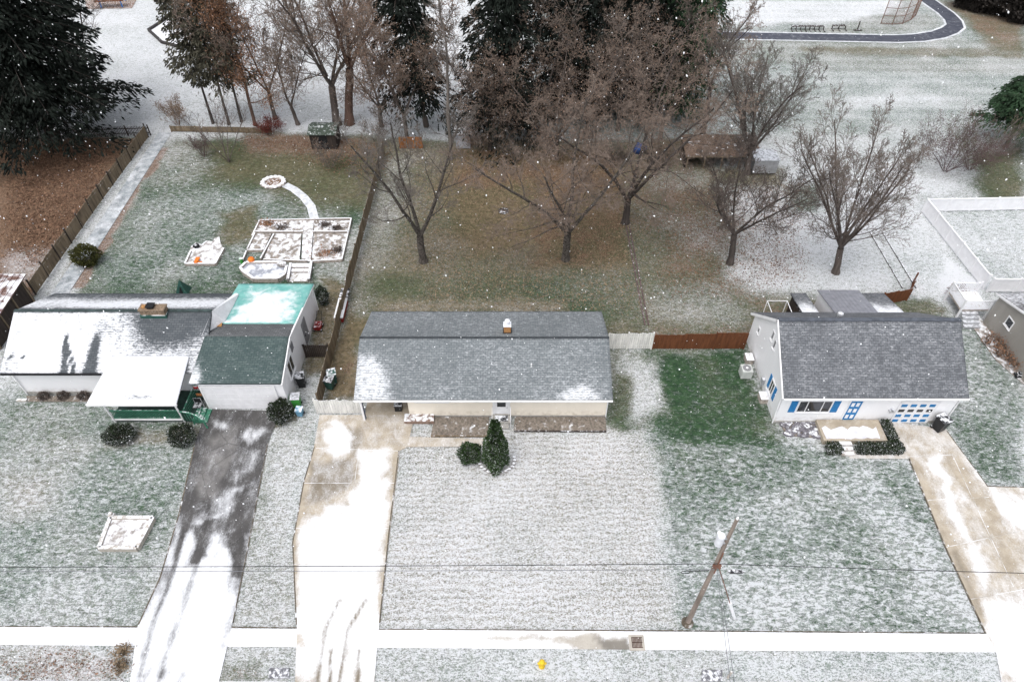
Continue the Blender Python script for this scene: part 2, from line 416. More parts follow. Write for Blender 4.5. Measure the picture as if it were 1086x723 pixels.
def put(zn, s=None, b=None, l=None):
    global snow, brown, leaf
    if s is not None: snow = snow*(1-zn)+s*zn
    if b is not None: brown = brown*(1-zn)+b*zn
    if l is not None: leaf = leaf*(1-zn)+l*zn
R = lambda x0, x1, y0, y1: [(x0, y0), (x1, y0), (x1, y1), (x0, y1)]
# the park beyond the lots
put(zone(R(-90, 90, 66, 140), 1.5, True), .54, .08, .0)
put(zone(R(-90, 2, 66, 140), 3, True), .70, .3, .05)
put(zone(R(18, 75, 84, 91.5), 1.2, True), .50, .3)
put(zone([(850, 55), (1086, 62), (1086, 52), (850, 50)], .6), .36, .62)
put(zone([(860, 60), (1086, 66), (1086, 80), (860, 76)], 1.2), .52, .35)
put(zone([(900, 100), (1000, 100), (1000, 112), (900, 112)], 1.0), .62, .2)
put(zone([(860, 0), (960, 0), (930, 22), (770, 27), (770, 0)], 1.0), .70, .3)
put(zone([(950, 10), (985, 14), (1000, 28), (960, 37), (840, 34), (900, 24)], .8), .50, .35)
put(zone([(995, 0), (1086, 0), (1086, 58), (1050, 50), (1020, 20)], 1.2), .30, .75, .45)
put(zone([(1030, 170), (1086, 150), (1086, 220), (1040, 215)], 1.2), .22, .45, .25)
put(zone([(960, 180), (1020, 195), (1000, 210), (960, 200)], .8), .72, .2)
# far-left lot: leaf litter under the conifer
put(zone(R(-80, -38.9, 38, 66.5), .6, True), .12, .7, .85)
put(zone([(0, 262), (60, 258), (95, 235), (40, 300), (0, 300)], 1.0), .46, .6, .65)
# left back yard
put(zone(R(-35.6, -13.6, 37, 66), .5, True), .36, .08, .05)
put(zone([(150, 215), (290, 190), (300, 260), (240, 300), (100, 300)], 1.5), .44, .05, .0)
put(zone([(190, 150), (300, 150), (420, 150), (400, 225), (330, 215), (230, 190)], 2.0), .17, .55, .22)
put(zone([(160, 150), (205, 150), (225, 175), (190, 200), (150, 195)], 1.6), .46, .35, .1)
put(zone([(230, 228), (275, 215), (270, 255), (240, 260)], .8), .25, .6, .05)
put(zone([(260, 165), (400, 165), (400, 145), (260, 140)], 1.0), .30, .7, .55)
put(zone([(345, 240), (395, 240), (370, 310), (335, 320)], .8), .50, .25, .05)
put(zone([(345, 295), (370, 300), (345, 400), (322, 400), (330, 340)], .5), .30, .85, .0)
# strip by the left fence: leaves
put(zone([(87, 305), (60, 310), (165, 155), (180, 155), (150, 198)], .3), .34, .85, .95)
# middle back yard
put(zone(R(-12.9, 10.2, 37, 66), .5, True), .30, .66, .30)
put(zone([(410, 165), (440, 165), (420, 250), (400, 335), (362, 335), (375, 290)], .9), .42, .62, .25)
put(zone([(480, 160), (720, 160), (720, 215), (470, 200)], 1.5), .08, .9, .55)
put(zone([(470, 200), (560, 200), (570, 260), (500, 270)], 1.5), .10, .88, .3)
put(zone([(560, 200), (670, 215), (670, 280), (570, 285)], 1.5), .14, .75, .5)
put(zone([(400, 290), (640, 290), (640, 322), (640, 345), (400, 330)], 1.2), .26, .42, .05)
put(zone([(560, 300), (685, 290), (690, 345), (600, 345)], 1.2), .28, .25, .0)
put(zone([(400, 318), (600, 318), (600, 332), (400, 330)], .6), .34, .85, .1)
# right back yard
put(zone(R(10.3, 34, 36, 66), .6, True), .30, .6, .42)
put(zone([(690, 340), (690, 300), (760, 300), (800, 330), (790, 350)], 1.2), .40, .45, .22)
put(zone([(770, 200), (960, 190), (960, 320), (800, 312), (770, 290)], 1.6), .70, .35, .22)
put(zone([(690, 225), (790, 230), (790, 270), (720, 260)], 1.8), .42, .6, .45)
put(zone([(760, 150), (960, 140), (975, 185), (860, 200), (760, 195)], 1.8), .66, .3, .12)
put(zone([(830, 195), (870, 195), (870, 225), (835, 225)], .8), .45, .1)
put(zone([(740, 180), (830, 178), (830, 195), (740, 196)], .8), .32, .7, .35)
put(zone([(690, 182), (745, 180), (760, 200), (690, 200)], .8), .40, .6, .35)
# right side yard and the fenced one beyond
put(zone([(920, 200), (985, 215), (1040, 300), (1030, 330), (960, 320)], 1.0), .68, .1)
put(zone([(965, 330), (1035, 340), (1086, 420), (1086, 516), (1045, 516), (1000, 440)], .6), .50, .05)
put(zone([(1010, 440), (1060, 450), (1086, 516), (1045, 516)], .8), .40, .0)
put(zone([(950, 318), (985, 318), (990, 340), (960, 345)], .6), .30, .5, .1)
put(zone([(985, 225), (1086, 222), (1086, 297), (1040, 297)], .5), .62, .1)
put(zone([(1000, 270), (1050, 300), (1025, 330), (1000, 310)], .6), .88, .2)
# the strip between the houses
put(zone(R(6.5, 12.0, 28.5, 35.8), .8, True), .44, .35, .0)
put(zone([(690, 372), (790, 372), (818, 445), (830, 470), (830, 500), (700, 480)], 1.0), .24, .0, .0)
put(zone([(660, 380), (700, 378), (705, 440), (660, 440)], .7), .62, .35)
put(zone([(646, 400), (666, 400), (666, 455), (640, 462)], .5), .30, .3)
# front lawns
put(zone(R(-7.2, 8.9, 15.0, 28.5), .45, True), .61, .72, .0)
put(zone([(560, 480), (690, 480), (690, 530), (560, 540)], 1.8), .58, .8)
put(zone([(415, 480), (440, 480), (430, 560), (412, 580)], .5), .60, .5)
put(zone([(700, 470), (960, 488), (1042, 672), (722, 668)], .35), .49, .02, .0)
put(zone([(700, 470), (850, 480), (840, 520), (712, 530)], 1.5), .42, .0, .0)
put(zone([(722, 600), (900, 600), (1040, 640), (1042, 672), (722, 668)], 1.8), .60, .02)
put(zone([(890, 495), (915, 490), (1025, 620), (1030, 668), (985, 640)], .7), .58, .05)
put(zone([(730, 540), (860, 545), (850, 575), (735, 575)], 1.5), .52, .02)
put(zone(R(-70, -20.4, 14.0, 31.2), .4, True), .50, .08, .0)
put(zone([(0, 425), (60, 425), (110, 470), (60, 500), (0, 480)], 1.5), .52, .3)
put(zone([(0, 600), (160, 600), (145, 664), (0, 664)], 1.6), .57, .1)
put(zone([(322, 440), (334, 440), (310, 560), (316, 664), (242, 664), (285, 470), (300, 445)], .3), .62, .55)
put(zone([(255, 480), (300, 470), (290, 560), (250, 600)], .6), .54, .4)
put(zone([(118, 452), (215, 452), (212, 472), (120, 470)], .5), .46, .75, .35)
put(zone([(372, 335), (388, 340), (380, 380), (378, 424), (342, 424), (352, 370)], .5), .20, .95, .35)
put(zone([(286, 436), (306, 430), (312, 446), (290, 452)], .3), .28, .85, .3)
put(zone([(0, 500), (50, 505), (45, 540), (0, 545)], 1.4), .52, .6)
# verge by the street
put(zone(R(-40, 60, 11.8, 14.3), .2, True), .64, .35, .05)
put(zone([(0, 686), (138, 686), (132, 722), (0, 722)], .3), .55, .5, .45)
put(zone([(230, 702), (285, 702), (283, 722), (228, 722)], .3), .52, .5, .4)
put(zone([(772, 693), (1058, 694), (1056, 722), (772, 722)], .3), .66, .1)
put(zone([(420, 695), (520, 695), (520, 722), (420, 722)], .8), .60, .3)
snow = np.clip(snow+(big-.5)*.14+(mid-.5)*.14, 0, 1)
row = np.sin(gy*7.5+6*fbm(gx*.15, gy*.3, 5))                      # mowing rows
snow = np.where((gy > 70) & (gx > 10), snow+.025*np.sin(gy*3.1+2*fbm(gx*.08, gy*.2, 8)), snow)
brown = np.clip(brown+(mid-.5)*.5, 0, 1); leaf = np.clip(leaf+(fbm(gx*.5, gy*.5, 77)-.5)*.35*(leaf > .03), 0, 1)
tuft = np.full(gx.shape, .45); rows = np.zeros(gx.shape)
for poly, v in (([(700, 372), (790, 372), (960, 488), (1045, 675), (722, 672)], 1.0), ([(0, 420), (215, 440), (146, 668), (0, 668)], .75), ([(100, 300), (185, 160), (400, 160), (370, 310)], .8), ([(960, 330), (1040, 340), (1086, 420), (1086, 516), (1045, 516)], .9)):
    z_ = zone(poly, .6); tuft = tuft*(1-z_)+v*z_
z_ = zone(R(-7.2, 8.9, 15.0, 28.5), .5, True); tuft *= 1-z_; rows = rows+z_*(.45+.9*(fbm(gx*.3, gy*.3, 12)-.3))
z_ = zone(R(14, 90, 68, 90), 2, True); tuft *= 1-.7*z_
gz = -.03+.03*(fbm(gx*.8, gy*.8, 4)-.5)
nx, ny = len(xs), len(ys); ii = np.arange(nx*ny).reshape(ny, nx)
GF = np.stack([ii[:-1, :-1], ii[:-1, 1:], ii[1:, 1:], ii[1:, :-1]], -1).reshape(-1, 4)
tag(npmesh('ground', np.stack([gx, gy, gz], 1), GF, lawn_mat(), attrs=dict(snow=snow, brown=brown, leaf=leaf, tuft=tuft, rows=rows), smooth=True), kind='structure')

def patch(name, poly, z, mat, snowf, wetf=None, res=.16, kind='structure', parent=None):
    """flat paved area: a grid clipped to the outline, its 'snow' / 'wet' attributes from functions of world x, y"""
    import bmesh
    P = [Vector((p[0], p[1], z)) for p in poly]
    bm = bmesh.new(); f = bm.faces.new([bm.verts.new(p) for p in P]); f.normal_update()
    if f.normal.z < 0: f.normal_flip()
    for ax in (0, 1):
        lo = min(p[ax] for p in P); hi = max(p[ax] for p in P); n = int((hi-lo)/res)
        for i in range(1, n+1):
            c = [0, 0, 0]; c[ax] = lo+i*(hi-lo)/(n+1); nn = [0, 0, 0]; nn[ax] = 1
            bmesh.ops.bisect_plane(bm, geom=bm.verts[:]+bm.edges[:]+bm.faces[:], plane_co=c, plane_no=nn)
    me = bpy.data.meshes.new(name); bm.to_mesh(me); bm.free()
    co = np.zeros(len(me.vertices)*3, np.float32); me.vertices.foreach_get('co', co); co = co.reshape(-1, 3)
    for an, fn in (('snow', snowf), ('wet', wetf)):
        a = me.attributes.new(an, 'FLOAT', 'POINT')
        a.data.foreach_set('value', np.clip(fn(co[:, 0], co[:, 1]) if fn else np.zeros(len(co)), 0, 1).astype(np.float32))
    return tag(link(name, me, mat, parent), kind=kind)

M['concrete'] = pave_mat('concrete', (.30, .255, .195), (.43, .375, .30), stretch=.6, soft=.25)
M['sidewalk'] = pave_mat('sidewalk_concrete', (.36, .33, .29), (.46, .43, .38))
M['asphalt'] = pave_mat('driveway_asphalt', (.110, .105, .105), (.185, .178, .172), crack=.4, stretch=.35, soft=.28)
M['park_asphalt'] = pave_mat('park_asphalt', (.045, .05, .07), (.075, .08, .10))
M['gravel'] = pave_mat('drain_gravel', (.13, .15, .16), (.30, .33, .35))
M['playfield'] = pave_mat('play_surface', (.40, .37, .33), (.5, .47, .42))
M['road'] = pave_mat('road_asphalt', (.05, .05, .055), (.09, .09, .095))

def inpoly(X, Y, pxpoly, soft, wob=.5, s=0):
    a = X+wob*(fbm(X*.9, Y*.9, s+2)-.5)*3.4; b = Y+wob*(fbm(X*.9, Y*.9, s+6)-.5)*3.4
    return sstep(-soft*1.7, soft*1.7, poly_sdf(a, b, Gp(pxpoly)))
def seg_d(X, Y, pxpts):
    d = np.full(X.shape, 1e9)
    q = Gp(pxpts)
    for a, b in zip(q[:-1], q[1:]):
        ex, ey = b.x-a.x, b.y-a.y; t = np.clip(((X-a.x)*ex+(Y-a.y)*ey)/(ex*ex+ey*ey), 0, 1)
        d = np.minimum(d, np.hypot(X-a.x-ex*t, Y-a.y-ey*t))
    return d

# road, kerb, sidewalk
patch('road', [(-60, 2), (60, 2), (60, 12.15), (-60, 12.45)], -.06, M['road'], lambda X, Y: .55+.3*(fbm(X*.4, Y*2, 4)-.5), res=.8)
kerb = MB()
for a, b in ((-60, -20.0), (-14.9, -11.6), (-6.5, 24.6), (29.5, 60)):
    kerb.hexa([(a, 12.31-.0025*(a+60), -.08), (b, 12.31-.0025*(b+60), -.08), (b, 12.46-.0025*(b+60), -.08), (a, 12.46-.0025*(a+60), -.08)],
              [(a, 12.31-.0025*(a+60), .05), (b, 12.31-.0025*(b+60), .05), (b, 12.46-.0025*(b+60), .05), (a, 12.46-.0025*(a+60), .05)])
tag(kerb.build('kerb', M['wood_snow']), kind='structure')
def walk_snow(X, Y):
    s = np.full(X.shape, .97)
    s = s-1.0*inpoly(X, Y, [(508, 672), (570, 675), (625, 672), (668, 675), (667, 692), (630, 694), (600, 680), (560, 679), (510, 676)], .15, .25)
    s = s-.75*np.where(Y > 15.05-.006*X-.35*np.clip(fbm(X*.5, Y*0, 3)-.35, 0, 1), .55, 0)*(X > -8)
    return s+.25*(fbm(X*1.2, Y*1.2, 8)-.5)
SW_T = lambda x: 15.02-.0074*x-.06; SW_B = lambda x: 14.0-.0074*x
def swpoly(a, b): return [(a, SW_B(a)), (b, SW_B(b)), (b, SW_T(b)), (a, SW_T(a))]
patch('sidewalk', swpoly(-60, 70), .012, M['sidewalk'], walk_snow, lambda X, Y: inpoly(X, Y, [(628, 676), (670, 676), (668, 694), (645, 694)], .1, .1), res=.22)
# driveways
LD = [(218, 434), (298, 435.5), (284, 470), (263, 580), (246, 662), (240, 690), (232, 723), (138, 723), (146, 664), (170, 612), (190, 545), (206, 474), (213, 452)]
def ld_snow(X, Y):
    s = np.full(X.shape, .10)
    s = np.maximum(s, .95*inpoly(X, Y, [(188, 556), (258, 566), (252, 640), (250, 700), (250, 780), (90, 780), (120, 700), (140, 664), (165, 625)], .7, .5, 1))
    s = np.maximum(s, .64*inpoly(X, Y, [(240, 520), (262, 506), (258, 530), (250, 548), (205, 572), (190, 562), (226, 545)], .45, .55, 2))
    s = np.maximum(s, .55*inpoly(X, Y, [(262, 478), (272, 478), (262, 508), (252, 512)], .3, .4, 31))
    s = np.maximum(s, .70*inpoly(X, Y, [(258, 462), (274, 451), (284, 458), (274, 468), (262, 476)], .3, .45, 3))
    s = np.maximum(s, .62*inpoly(X, Y, [(228, 448), (248, 447), (244, 455), (230, 456)], .25, .35, 4))
    s = s-.95*np.exp(-(seg_d(X, Y, [(200, 545), (184, 605), (163, 660), (148, 715)])/.2)**2)*(.60+.32*sstep(17.2, 20, Y))
    s = s-.85*np.exp(-(seg_d(X, Y, [(220, 555), (207, 605), (192, 650), (170, 715)])/.2)**2)*(.60+.32*sstep(17.2, 20, Y))
    s = s-.9*inpoly(X, Y, [(212, 556), (226, 552), (222, 590), (200, 596)], .2, .3, 5)
    s = s-.8*inpoly(X, Y, [(240, 566), (262, 560), (258, 610), (246, 608)], .2, .3, 6)
    for q in ([(168, 723), (176, 712)], [(150, 723), (160, 708)], [(190, 723), (195, 715)]): s = s-.45*np.exp(-(seg_d(X, Y, q)/.2)**2)
    return s-.10*sstep(20, 24, Y)+.3*(fbm(X*1.5, Y*1.5, 12)-.5)*sstep(15, 20, Y)+.04*(Y < 16)
patch('driveway_left', Gp(LD), .02, M['asphalt'], ld_snow, lambda X, Y: 1.15-1.1*inpoly(X, Y, [(222, 464), (252, 454), (240, 500), (226, 532), (208, 524), (214, 490)], .22, .3, 7)-.35*fbm(X*.8, Y*.5, 5), res=.14)
MD = [(339, 440), (440, 440), (432, 474), (424, 478), (414, 560), (402, 662), (399.5, 692), (397, 723), (313, 723), (315, 664), (311, 575), (323, 510), (333, 474)]
def md_snow(X, Y):
    s = np.full(X.shape, .22)
    s = np.maximum(s, .93*inpoly(X, Y, [(338, 545), (420, 500), (408, 660), (402, 723), (312, 723), (312, 580), (324, 545)], .5, .5, 11))
    s = np.maximum(s, .88*inpoly(X, Y, [(342, 448), (364, 450), (372, 476), (352, 482), (345, 470)], .3, .35, 12))
    s = np.maximum(s, .86*inpoly(X, Y, [(382, 478), (410, 474), (414, 500), (404, 545), (378, 530), (376, 500)], .3, .4, 13))
    s = s-.5*np.exp(-(seg_d(X, Y, [(424, 478), (414, 560), (403, 650)])/.28)**2)
    s = s-.5*np.exp(-(seg_d(X, Y, [(333, 474), (323, 510), (311, 575), (315, 640)])/.22)**2)
    for q in ([(360, 636), (345, 668), (336, 723)], [(388, 636), (370, 665), (360, 723)], [(351, 688), (350, 723)], [(381, 690), (379, 723)]):
        dd = seg_d(X, Y, q); s = s-.78*np.exp(-(dd/.12)**2)*(.5+.9*fbm(X*2, Y*2, 9))
    s = s-.12*np.exp(-((Y-22.1)/.15)**2)-.12*np.exp(-((Y-20.2)/.15)**2)
    return s+.3*(fbm(X*1.3, Y*1.3, 14)-.5)
def md_wet(X, Y):
    tr = np.zeros(X.shape)
    for q in ([(360, 636), (345, 668), (336, 723)], [(388, 636), (370, 665), (360, 723)], [(351, 688), (350, 723)], [(381, 690), (379, 723)]): tr = np.maximum(tr, np.exp(-(seg_d(X, Y, q)/.14)**2))
    return tr+ np.maximum(inpoly(X, Y, [(330, 490), (380, 488), (378, 500), (372, 515), (345, 530), (326, 535)], .2, .3, 15), .8*inpoly(X, Y, [(366, 455), (382, 458), (380, 482), (366, 478)], .2, .3, 16))*.8
patch('driveway_middle', Gp(MD), .02, M['concrete'], md_snow, md_wet, res=.16)
patch('path_front_walk', Gp([(430.5, 463), (521, 465.5), (521, 473), (432.5, 474)]), .016, M['concrete'], lambda X, Y: .25+.5*(fbm(X*.8, Y*.8, 2)-.5), res=.25)
RD = [(943, 447), (1003.5, 455), (1047, 516), (1086, 517), (1130, 600), (1150, 723), (1062, 723), (1056, 690), (1046, 672), (1003, 580), (964, 484)]
def rd_snow(X, Y):
    s = np.full(X.shape, .34)
    s = np.maximum(s, .90*inpoly(X, Y, [(1035, 640), (1090, 630), (1130, 723), (1060, 723), (1046, 672)], .7, .5, 21))
    s = np.maximum(s, .80*inpoly(X, Y, [(985, 484), (1000, 480), (1020, 540), (1052, 610), (1040, 620), (1012, 560)], .3, .4, 22))
    s = np.maximum(s, .72*inpoly(X, Y, [(1047, 518), (1086, 519), (1110, 570), (1066, 560)], .3, .4, 23))
    s = s-.6*np.exp(-(seg_d(X, Y, [(968, 490), (1008, 580), (1040, 655)])/.35)**2)
    s = s-.35*np.exp(-(seg_d(X, Y, [(1010, 490), (1050, 545), (1072, 605)])/.5)**2)
    return s+.35*(fbm(X*1.3, Y*1.3, 24)-.5)
patch('driveway_right', Gp(RD), .02, M['concrete'], rd_snow, lambda X, Y: .5*np.exp(-(seg_d(X, Y, [(1012, 585), (1040, 650)])/.2)**2), res=.18)
patch('path_right_walk', Gp([(899, 478), (963, 479), (964, 486.5), (901, 486)]), .016, M['concrete'], lambda X, Y: .42+.5*(fbm(X*.9, Y*.9, 5)-.5), res=.2)
jt = MB()                                                            # saw-cut joints of the two concrete drives
for a, b in (((335, 475), (424, 478)), ((322, 512), (419, 512)), ((381, 475), (358, 640)), ((312, 560), (414, 560)), ((311, 598), (410, 598)), ((964, 484), (1010, 482)), ((984, 530), (1049, 527)),
             ((1003, 580), (1086, 562)), ((1030, 635), (1100, 622)), ((1010, 482), (1075, 622))):
    p, q = G(*a, .021), G(*b, .021); jt.bar(p, q, .028, .003)
tag(jt.build('driveway_joints', plain('joint_sand', (.40, .37, .33), .9, .25, 2, snow=.4, sscale=.8)), kind='structure')
se = MB()                                                            # bare soil along lawn edges, drawn dark also for the raised lawn's edge shadow
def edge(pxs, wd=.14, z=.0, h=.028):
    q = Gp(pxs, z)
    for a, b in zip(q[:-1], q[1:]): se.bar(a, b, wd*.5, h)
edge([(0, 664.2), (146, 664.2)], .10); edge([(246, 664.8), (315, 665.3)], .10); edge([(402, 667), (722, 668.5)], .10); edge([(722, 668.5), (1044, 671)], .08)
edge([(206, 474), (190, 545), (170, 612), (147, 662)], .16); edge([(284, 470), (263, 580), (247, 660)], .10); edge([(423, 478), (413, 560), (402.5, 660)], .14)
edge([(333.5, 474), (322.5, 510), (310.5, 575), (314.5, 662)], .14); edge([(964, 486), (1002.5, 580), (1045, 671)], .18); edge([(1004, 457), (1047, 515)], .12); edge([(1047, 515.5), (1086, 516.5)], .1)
tag(se.build('soil_shade_edge', M['soil']), kind='structure')
# park: path, playground, gravel drain
def ribbon(px, wd):
    q = Gp(px); L_, R_ = [], []
    for i, p in enumerate(q):
        d = (q[min(i+1, len(q)-1)]-q[max(i-1, 0)]).normalized(); n = Vector((-d.y, d.x, 0))*wd/2
        L_.append(p+n); R_.append(p-n)
    return R_+L_[::-1]
pp = [(690, 36), (760, 37.5), (860, 39.5), (950, 41.3), (975, 40.2), (995, 37), (1007, 32.5), (1013, 28), (1011, 22), (1003, 14), (990, 5), (975, -6)]
patch('path_park', ribbon(pp, 2.1), .02, M['park_asphalt'], lambda X, Y: .02+.3*(fbm(X*.6, Y*.6, 3)-.5), res=.5)
patch('path_park_verge', ribbon(pp, 2.7), .01, M['gravel'], lambda X, Y: .62+.3*(fbm(X*.6, Y*.6, 7)-.5), res=.5)
PG = [(158, 33), (172, 46), (190, 50.5), (230, 49), (260, 30), (235, 10), (186, 15)]
patch('playground_surface', Gp(PG), .02, M['playfield'], lambda X, Y: .85+.3*(fbm(X*.3, Y*.3, 3)-.5), res=.6)
patch('gravel_strip', [(-37.3, 40.5), (-35.9, 40.5), (-36.2, 67.5), (-37.6, 67.5)], .012, M['gravel'], lambda X, Y: .36+.5*(fbm(X*.9, Y*.9, 6)-.5), res=.3)

# ------------------------------------------------------------------ roofs
def roof_planes(name, planes, th, mat, parent, res=.22):
    """planes: (corners [eave a, eave b, top b, top a], snow function(u, v, s, t)); one mesh with thickness; uv in metres"""
    V, F, U, S = [], [], [], []; base = 0
    for c, fn in planes:
        c = [np.array(p, float) for p in c]
        wd = np.linalg.norm(c[1]-c[0]); ht = np.linalg.norm(c[3]-c[0]); n, m = max(2, int(wd/res)), max(2, int(ht/res))
        s, t = np.meshgrid(np.linspace(0, 1, n+1), np.linspace(0, 1, m+1)); s = s.ravel(); t = t.ravel()
        P = (c[0][None]*((1-s)*(1-t))[:, None]+c[1][None]*(s*(1-t))[:, None]+c[2][None]*(s*t)[:, None]+c[3][None]*((1-s)*t)[:, None])
        nr = np.cross(c[1]-c[0], c[3]-c[0]); nr /= np.linalg.norm(nr)
        u = P[:, 0]-c[0][0]; v = t*ht
        sn = np.clip(fn(P[:, 0], P[:, 1], s, t), 0, 1); N = len(P)
        V += [P, P-nr*th]; U += [np.stack([u, v], 1)]*2; S += [sn, np.zeros(N)]
        I = np.arange(N).reshape(m+1, n+1)+base
        q = np.stack([I[:-1, :-1], I[:-1, 1:], I[1:, 1:], I[1:, :-1]], -1).reshape(-1, 4)
        F += [q, q[:, ::-1]+N]
        for e in (I[0], I[-1][::-1], I[:, -1], I[::-1, 0]):
            F.append(np.stack([e[1:], e[:-1], e[:-1]+N, e[1:]+N], -1))
        base += 2*N
    return npmesh(name, np.concatenate(V), np.concatenate(F), mat, parent, attrs=dict(snow=np.concatenate(S)), uv=np.concatenate(U))

def window(parent, ax, s0, s1, z0, z1, fix, frame, pane=None, fw=.07, mull=(), out=.05, name='window', shutters=None, label=None):
    """a framed window on a wall: ax 'F' faces the street (-y), 'R' faces +x, 'L' faces -x"""
    def bx(mb, a, b, c, d, e0, e1):
        if ax == 'F': mb.box(a, b, fix-e1, fix-e0, c, d)
        elif ax == 'R': mb.box(fix+e0, fix+e1, a, b, c, d)
        else: mb.box(fix-e1, fix-e0, a, b, c, d)
    f = MB(); bx(f, s0, s0+fw, z0, z1, -.02, out); bx(f, s1-fw, s1, z0, z1, -.02, out)
    bx(f, s0+fw, s1-fw, z0, z0+fw, -.02, out-.002); bx(f, s0+fw, s1-fw, z1-fw, z1, -.02, out-.002)
    bx(f, s0-.03, s1+.03, z0-.05, z0-.003, -.02, out+.04)
    for q in mull: bx(f, q-.025, q+.025, z0+fw, z1-fw, -.02, out-.004)
    o = f.build(name, frame, parent)
    if label: o['label'] = label
    p = MB(); bx(p, s0+fw+.002, s1-fw-.002, z0+fw+.002, z1-fw-.002, -.03, .012); p.build('pane', pane or M['glass'], o)
    if shutters:
        for a, b in ((s0-.08-shutters, s0-.06), (s1+.06, s1+.08+shutters)):
            h = MB(); bx(h, a, b, z0, z1, .0, .035)
            for k in range(6):
                zz = z0+.06+(z1-z0-.12)*k/6; bx(h, a+.05, b-.05, zz, zz+.05, .035, .05)
            h.build('shutter', M['blue'], parent)
    return o
def gable_body(mb, x0, x1, y0, y1, zf, zr, yr, zt, z0=0.0):
    """house body: pentagon profile run along x"""
    pr = [(y0, z0), (y1, z0), (y1, zr), (yr, zt), (y0, zf)]
    vs = [(x0, y, z) for y, z in pr]+[(x1, y, z) for y, z in pr]
    mb.add(vs, [(0, 4, 3, 2, 1), (5, 6, 7, 8, 9), (0, 1, 6, 5), (1, 2, 7, 6), (2, 3, 8, 7), (3, 4, 9, 8), (4, 0, 5, 9)])

# ---------------- middle house
hm = thing('ranch_house', (-.3, 33.2, 0), 'long low cream ranch house with a grey roof and a carport, middle of the row', 'house')
b = MB(); gable_body(b, -7.0, 6.42, 29.5, 36.9, 2.42, 2.42, 33.1, 3.86); b.build('wall', M['cream_siding'], hm)
b = MB(); b.box(-7.02, 6.44, 29.45, 29.497, 0, .16); b.box(6.423, 6.46, 29.45, 36.9, 0, .16); b.build('foundation', M['found'], hm)
def mid_snow(X, Y, s, t):
    front = (Y < 33.1)
    d = np.full(X.shape, .19)+.16*(fbm(X*.45, Y*.45, 41)-.5)+.06*(1-t)
    p1 = sstep(-.8, .7, poly_sdf(X+.7*(fbm(X*1.1, Y*1.1, 43)-.5), Y+.5*(fbm(X*1.1, Y*1.1, 44)-.5), [(-10.6, 28.5), (-7.3, 28.5), (-7.9, 29.6), (-8.5, 31.2), (-9.2, 32.0), (-10.6, 32.0)]))
    p2 = sstep(-.5, .5, poly_sdf(X+.8*(fbm(X*1.3, Y*1.3, 45)-.5), Y+.6*(fbm(X*1.3, Y*1.3, 46)-.5), [(2.6, 28.7), (6.2, 28.7), (5.6, 29.6), (4.9, 30.3), (3.8, 29.8), (2.8, 29.3)]))
    d = np.where(front, np.maximum(np.maximum(d, .52*p1), .52*p2), d*.8+.05)
    return d
MSH = shingle('grey_shingles', (.145, .162, .172), (.200, .220, .230), w_=.09)
rf = roof_planes('roof', [([(-10.35, 28.9, 2.52), (6.6, 28.9, 2.52), (6.6, 33.1, 4.06), (-10.35, 33.1, 4.06)], mid_snow),
                     ([(6.6, 37.3, 2.52), (-10.35, 37.3, 2.52), (-10.35, 33.103, 4.057), (6.6, 33.103, 4.057)], mid_snow)], .14, MSH, hm)
b = MB(); b.bar((-10.36, 33.1, 4.035), (6.61, 33.1, 4.035), .17, .05); b.build('ridge_cap', plain('dark_ridge_shingle', (.05, .056, .062), .9, .2), rf)
p = AtY(538, 349, 33.95)
ch = MB(); ch.box(p.x-.24, p.x+.24, 33.75, 34.2, 3.55, 4.42); c_o = ch.build('chimney', M['orange_brick'], rf)
rim = MB(); rim.box(p.x-.29, p.x+.29, 33.7, 34.25, 3.6, 3.87); rim.build('flashing', M['black_metal'], hm)
cap = MB(); cap.box(p.x-.27, p.x+.27, 33.72, 34.23, 4.423, 4.48); cap.lathe((p.x, 33.97, 4.48), [(.11, 0), (.11, .25), (.19, .26), (.17, .36), (.03, .43)], 12); cap.build('chimney_cap', M['snow'], hm)
p = AtY(563.6, 387, 31.1); vp = MB(); vp.tube((p.x, 31.1, 3.2), (p.x, 31.1, 3.62), .05, .05, 8); vp.build('vent_pipe', M['white'], hm)
g = MB(); g.box(-10.35, 6.6, 28.80, 28.897, 2.40, 2.50); g.build('gutter', M['white'], hm)
g = MB(); g.tube((6.35, 29.0, 2.4), (6.40, 29.42, 2.1), .04); g.tube((6.40, 29.42, 2.1), (6.40, 29.42, .1), .04); g.build('downspout', M['white'], hm)
b = MB(); b.box(-10.1, -7.003, 36.6, 36.8, 0, 2.42); b.build('carport_wall', M['cream_siding'], hm)
for x, y in ((-10.05, 29.2), (-10.05, 33.0)):
    b = MB(); b.box(x-.06, x+.06, y-.06, y+.06, 0, 2.42); b.build('carport_post', M['white'], hm)
b = MB(); b.box(-10.15, -9.95, 29.28, 29.34, 0, 1.7); b.build('post_board', plain('dark_blue_board', (.03, .05, .12), .6), hm)
patch('carport_floor', [(-10.1, 29.55), (-7.03, 29.55), (-7.03, 36.5), (-10.1, 36.5)], .017, M['concrete'], lambda X, Y: 0*X+.05, res=.6)
for a, c in ((440, 457.5), (459, 476)):
    x0, x1 = AtY(a, 425, 29.5).x, AtY(c, 425, 29.5).x
    window(hm, 'F', x0, x1, 1.62, 2.25, 29.5, M['white'], M['screen'], .08, mull=((x0+x1)/2,))
x0, x1 = AtY(522.5, 430, 29.5).x, AtY(541, 430, 29.5).x
d = MB(); d.box(x0, x0+.14, 29.44, 29.497, .32, 2.3); d.box(x1-.14, x1, 29.44, 29.497, .32, 2.3); d.box(x0+.14, x1-.14, 29.44, 29.496, 2.2, 2.3); d.build('door_frame', M['white'], hm)
d = MB(); d.box(x0+.143, x1-.143, 29.46, 29.498, .34, 2.197); dr = d.build('door', M['white'], hm)
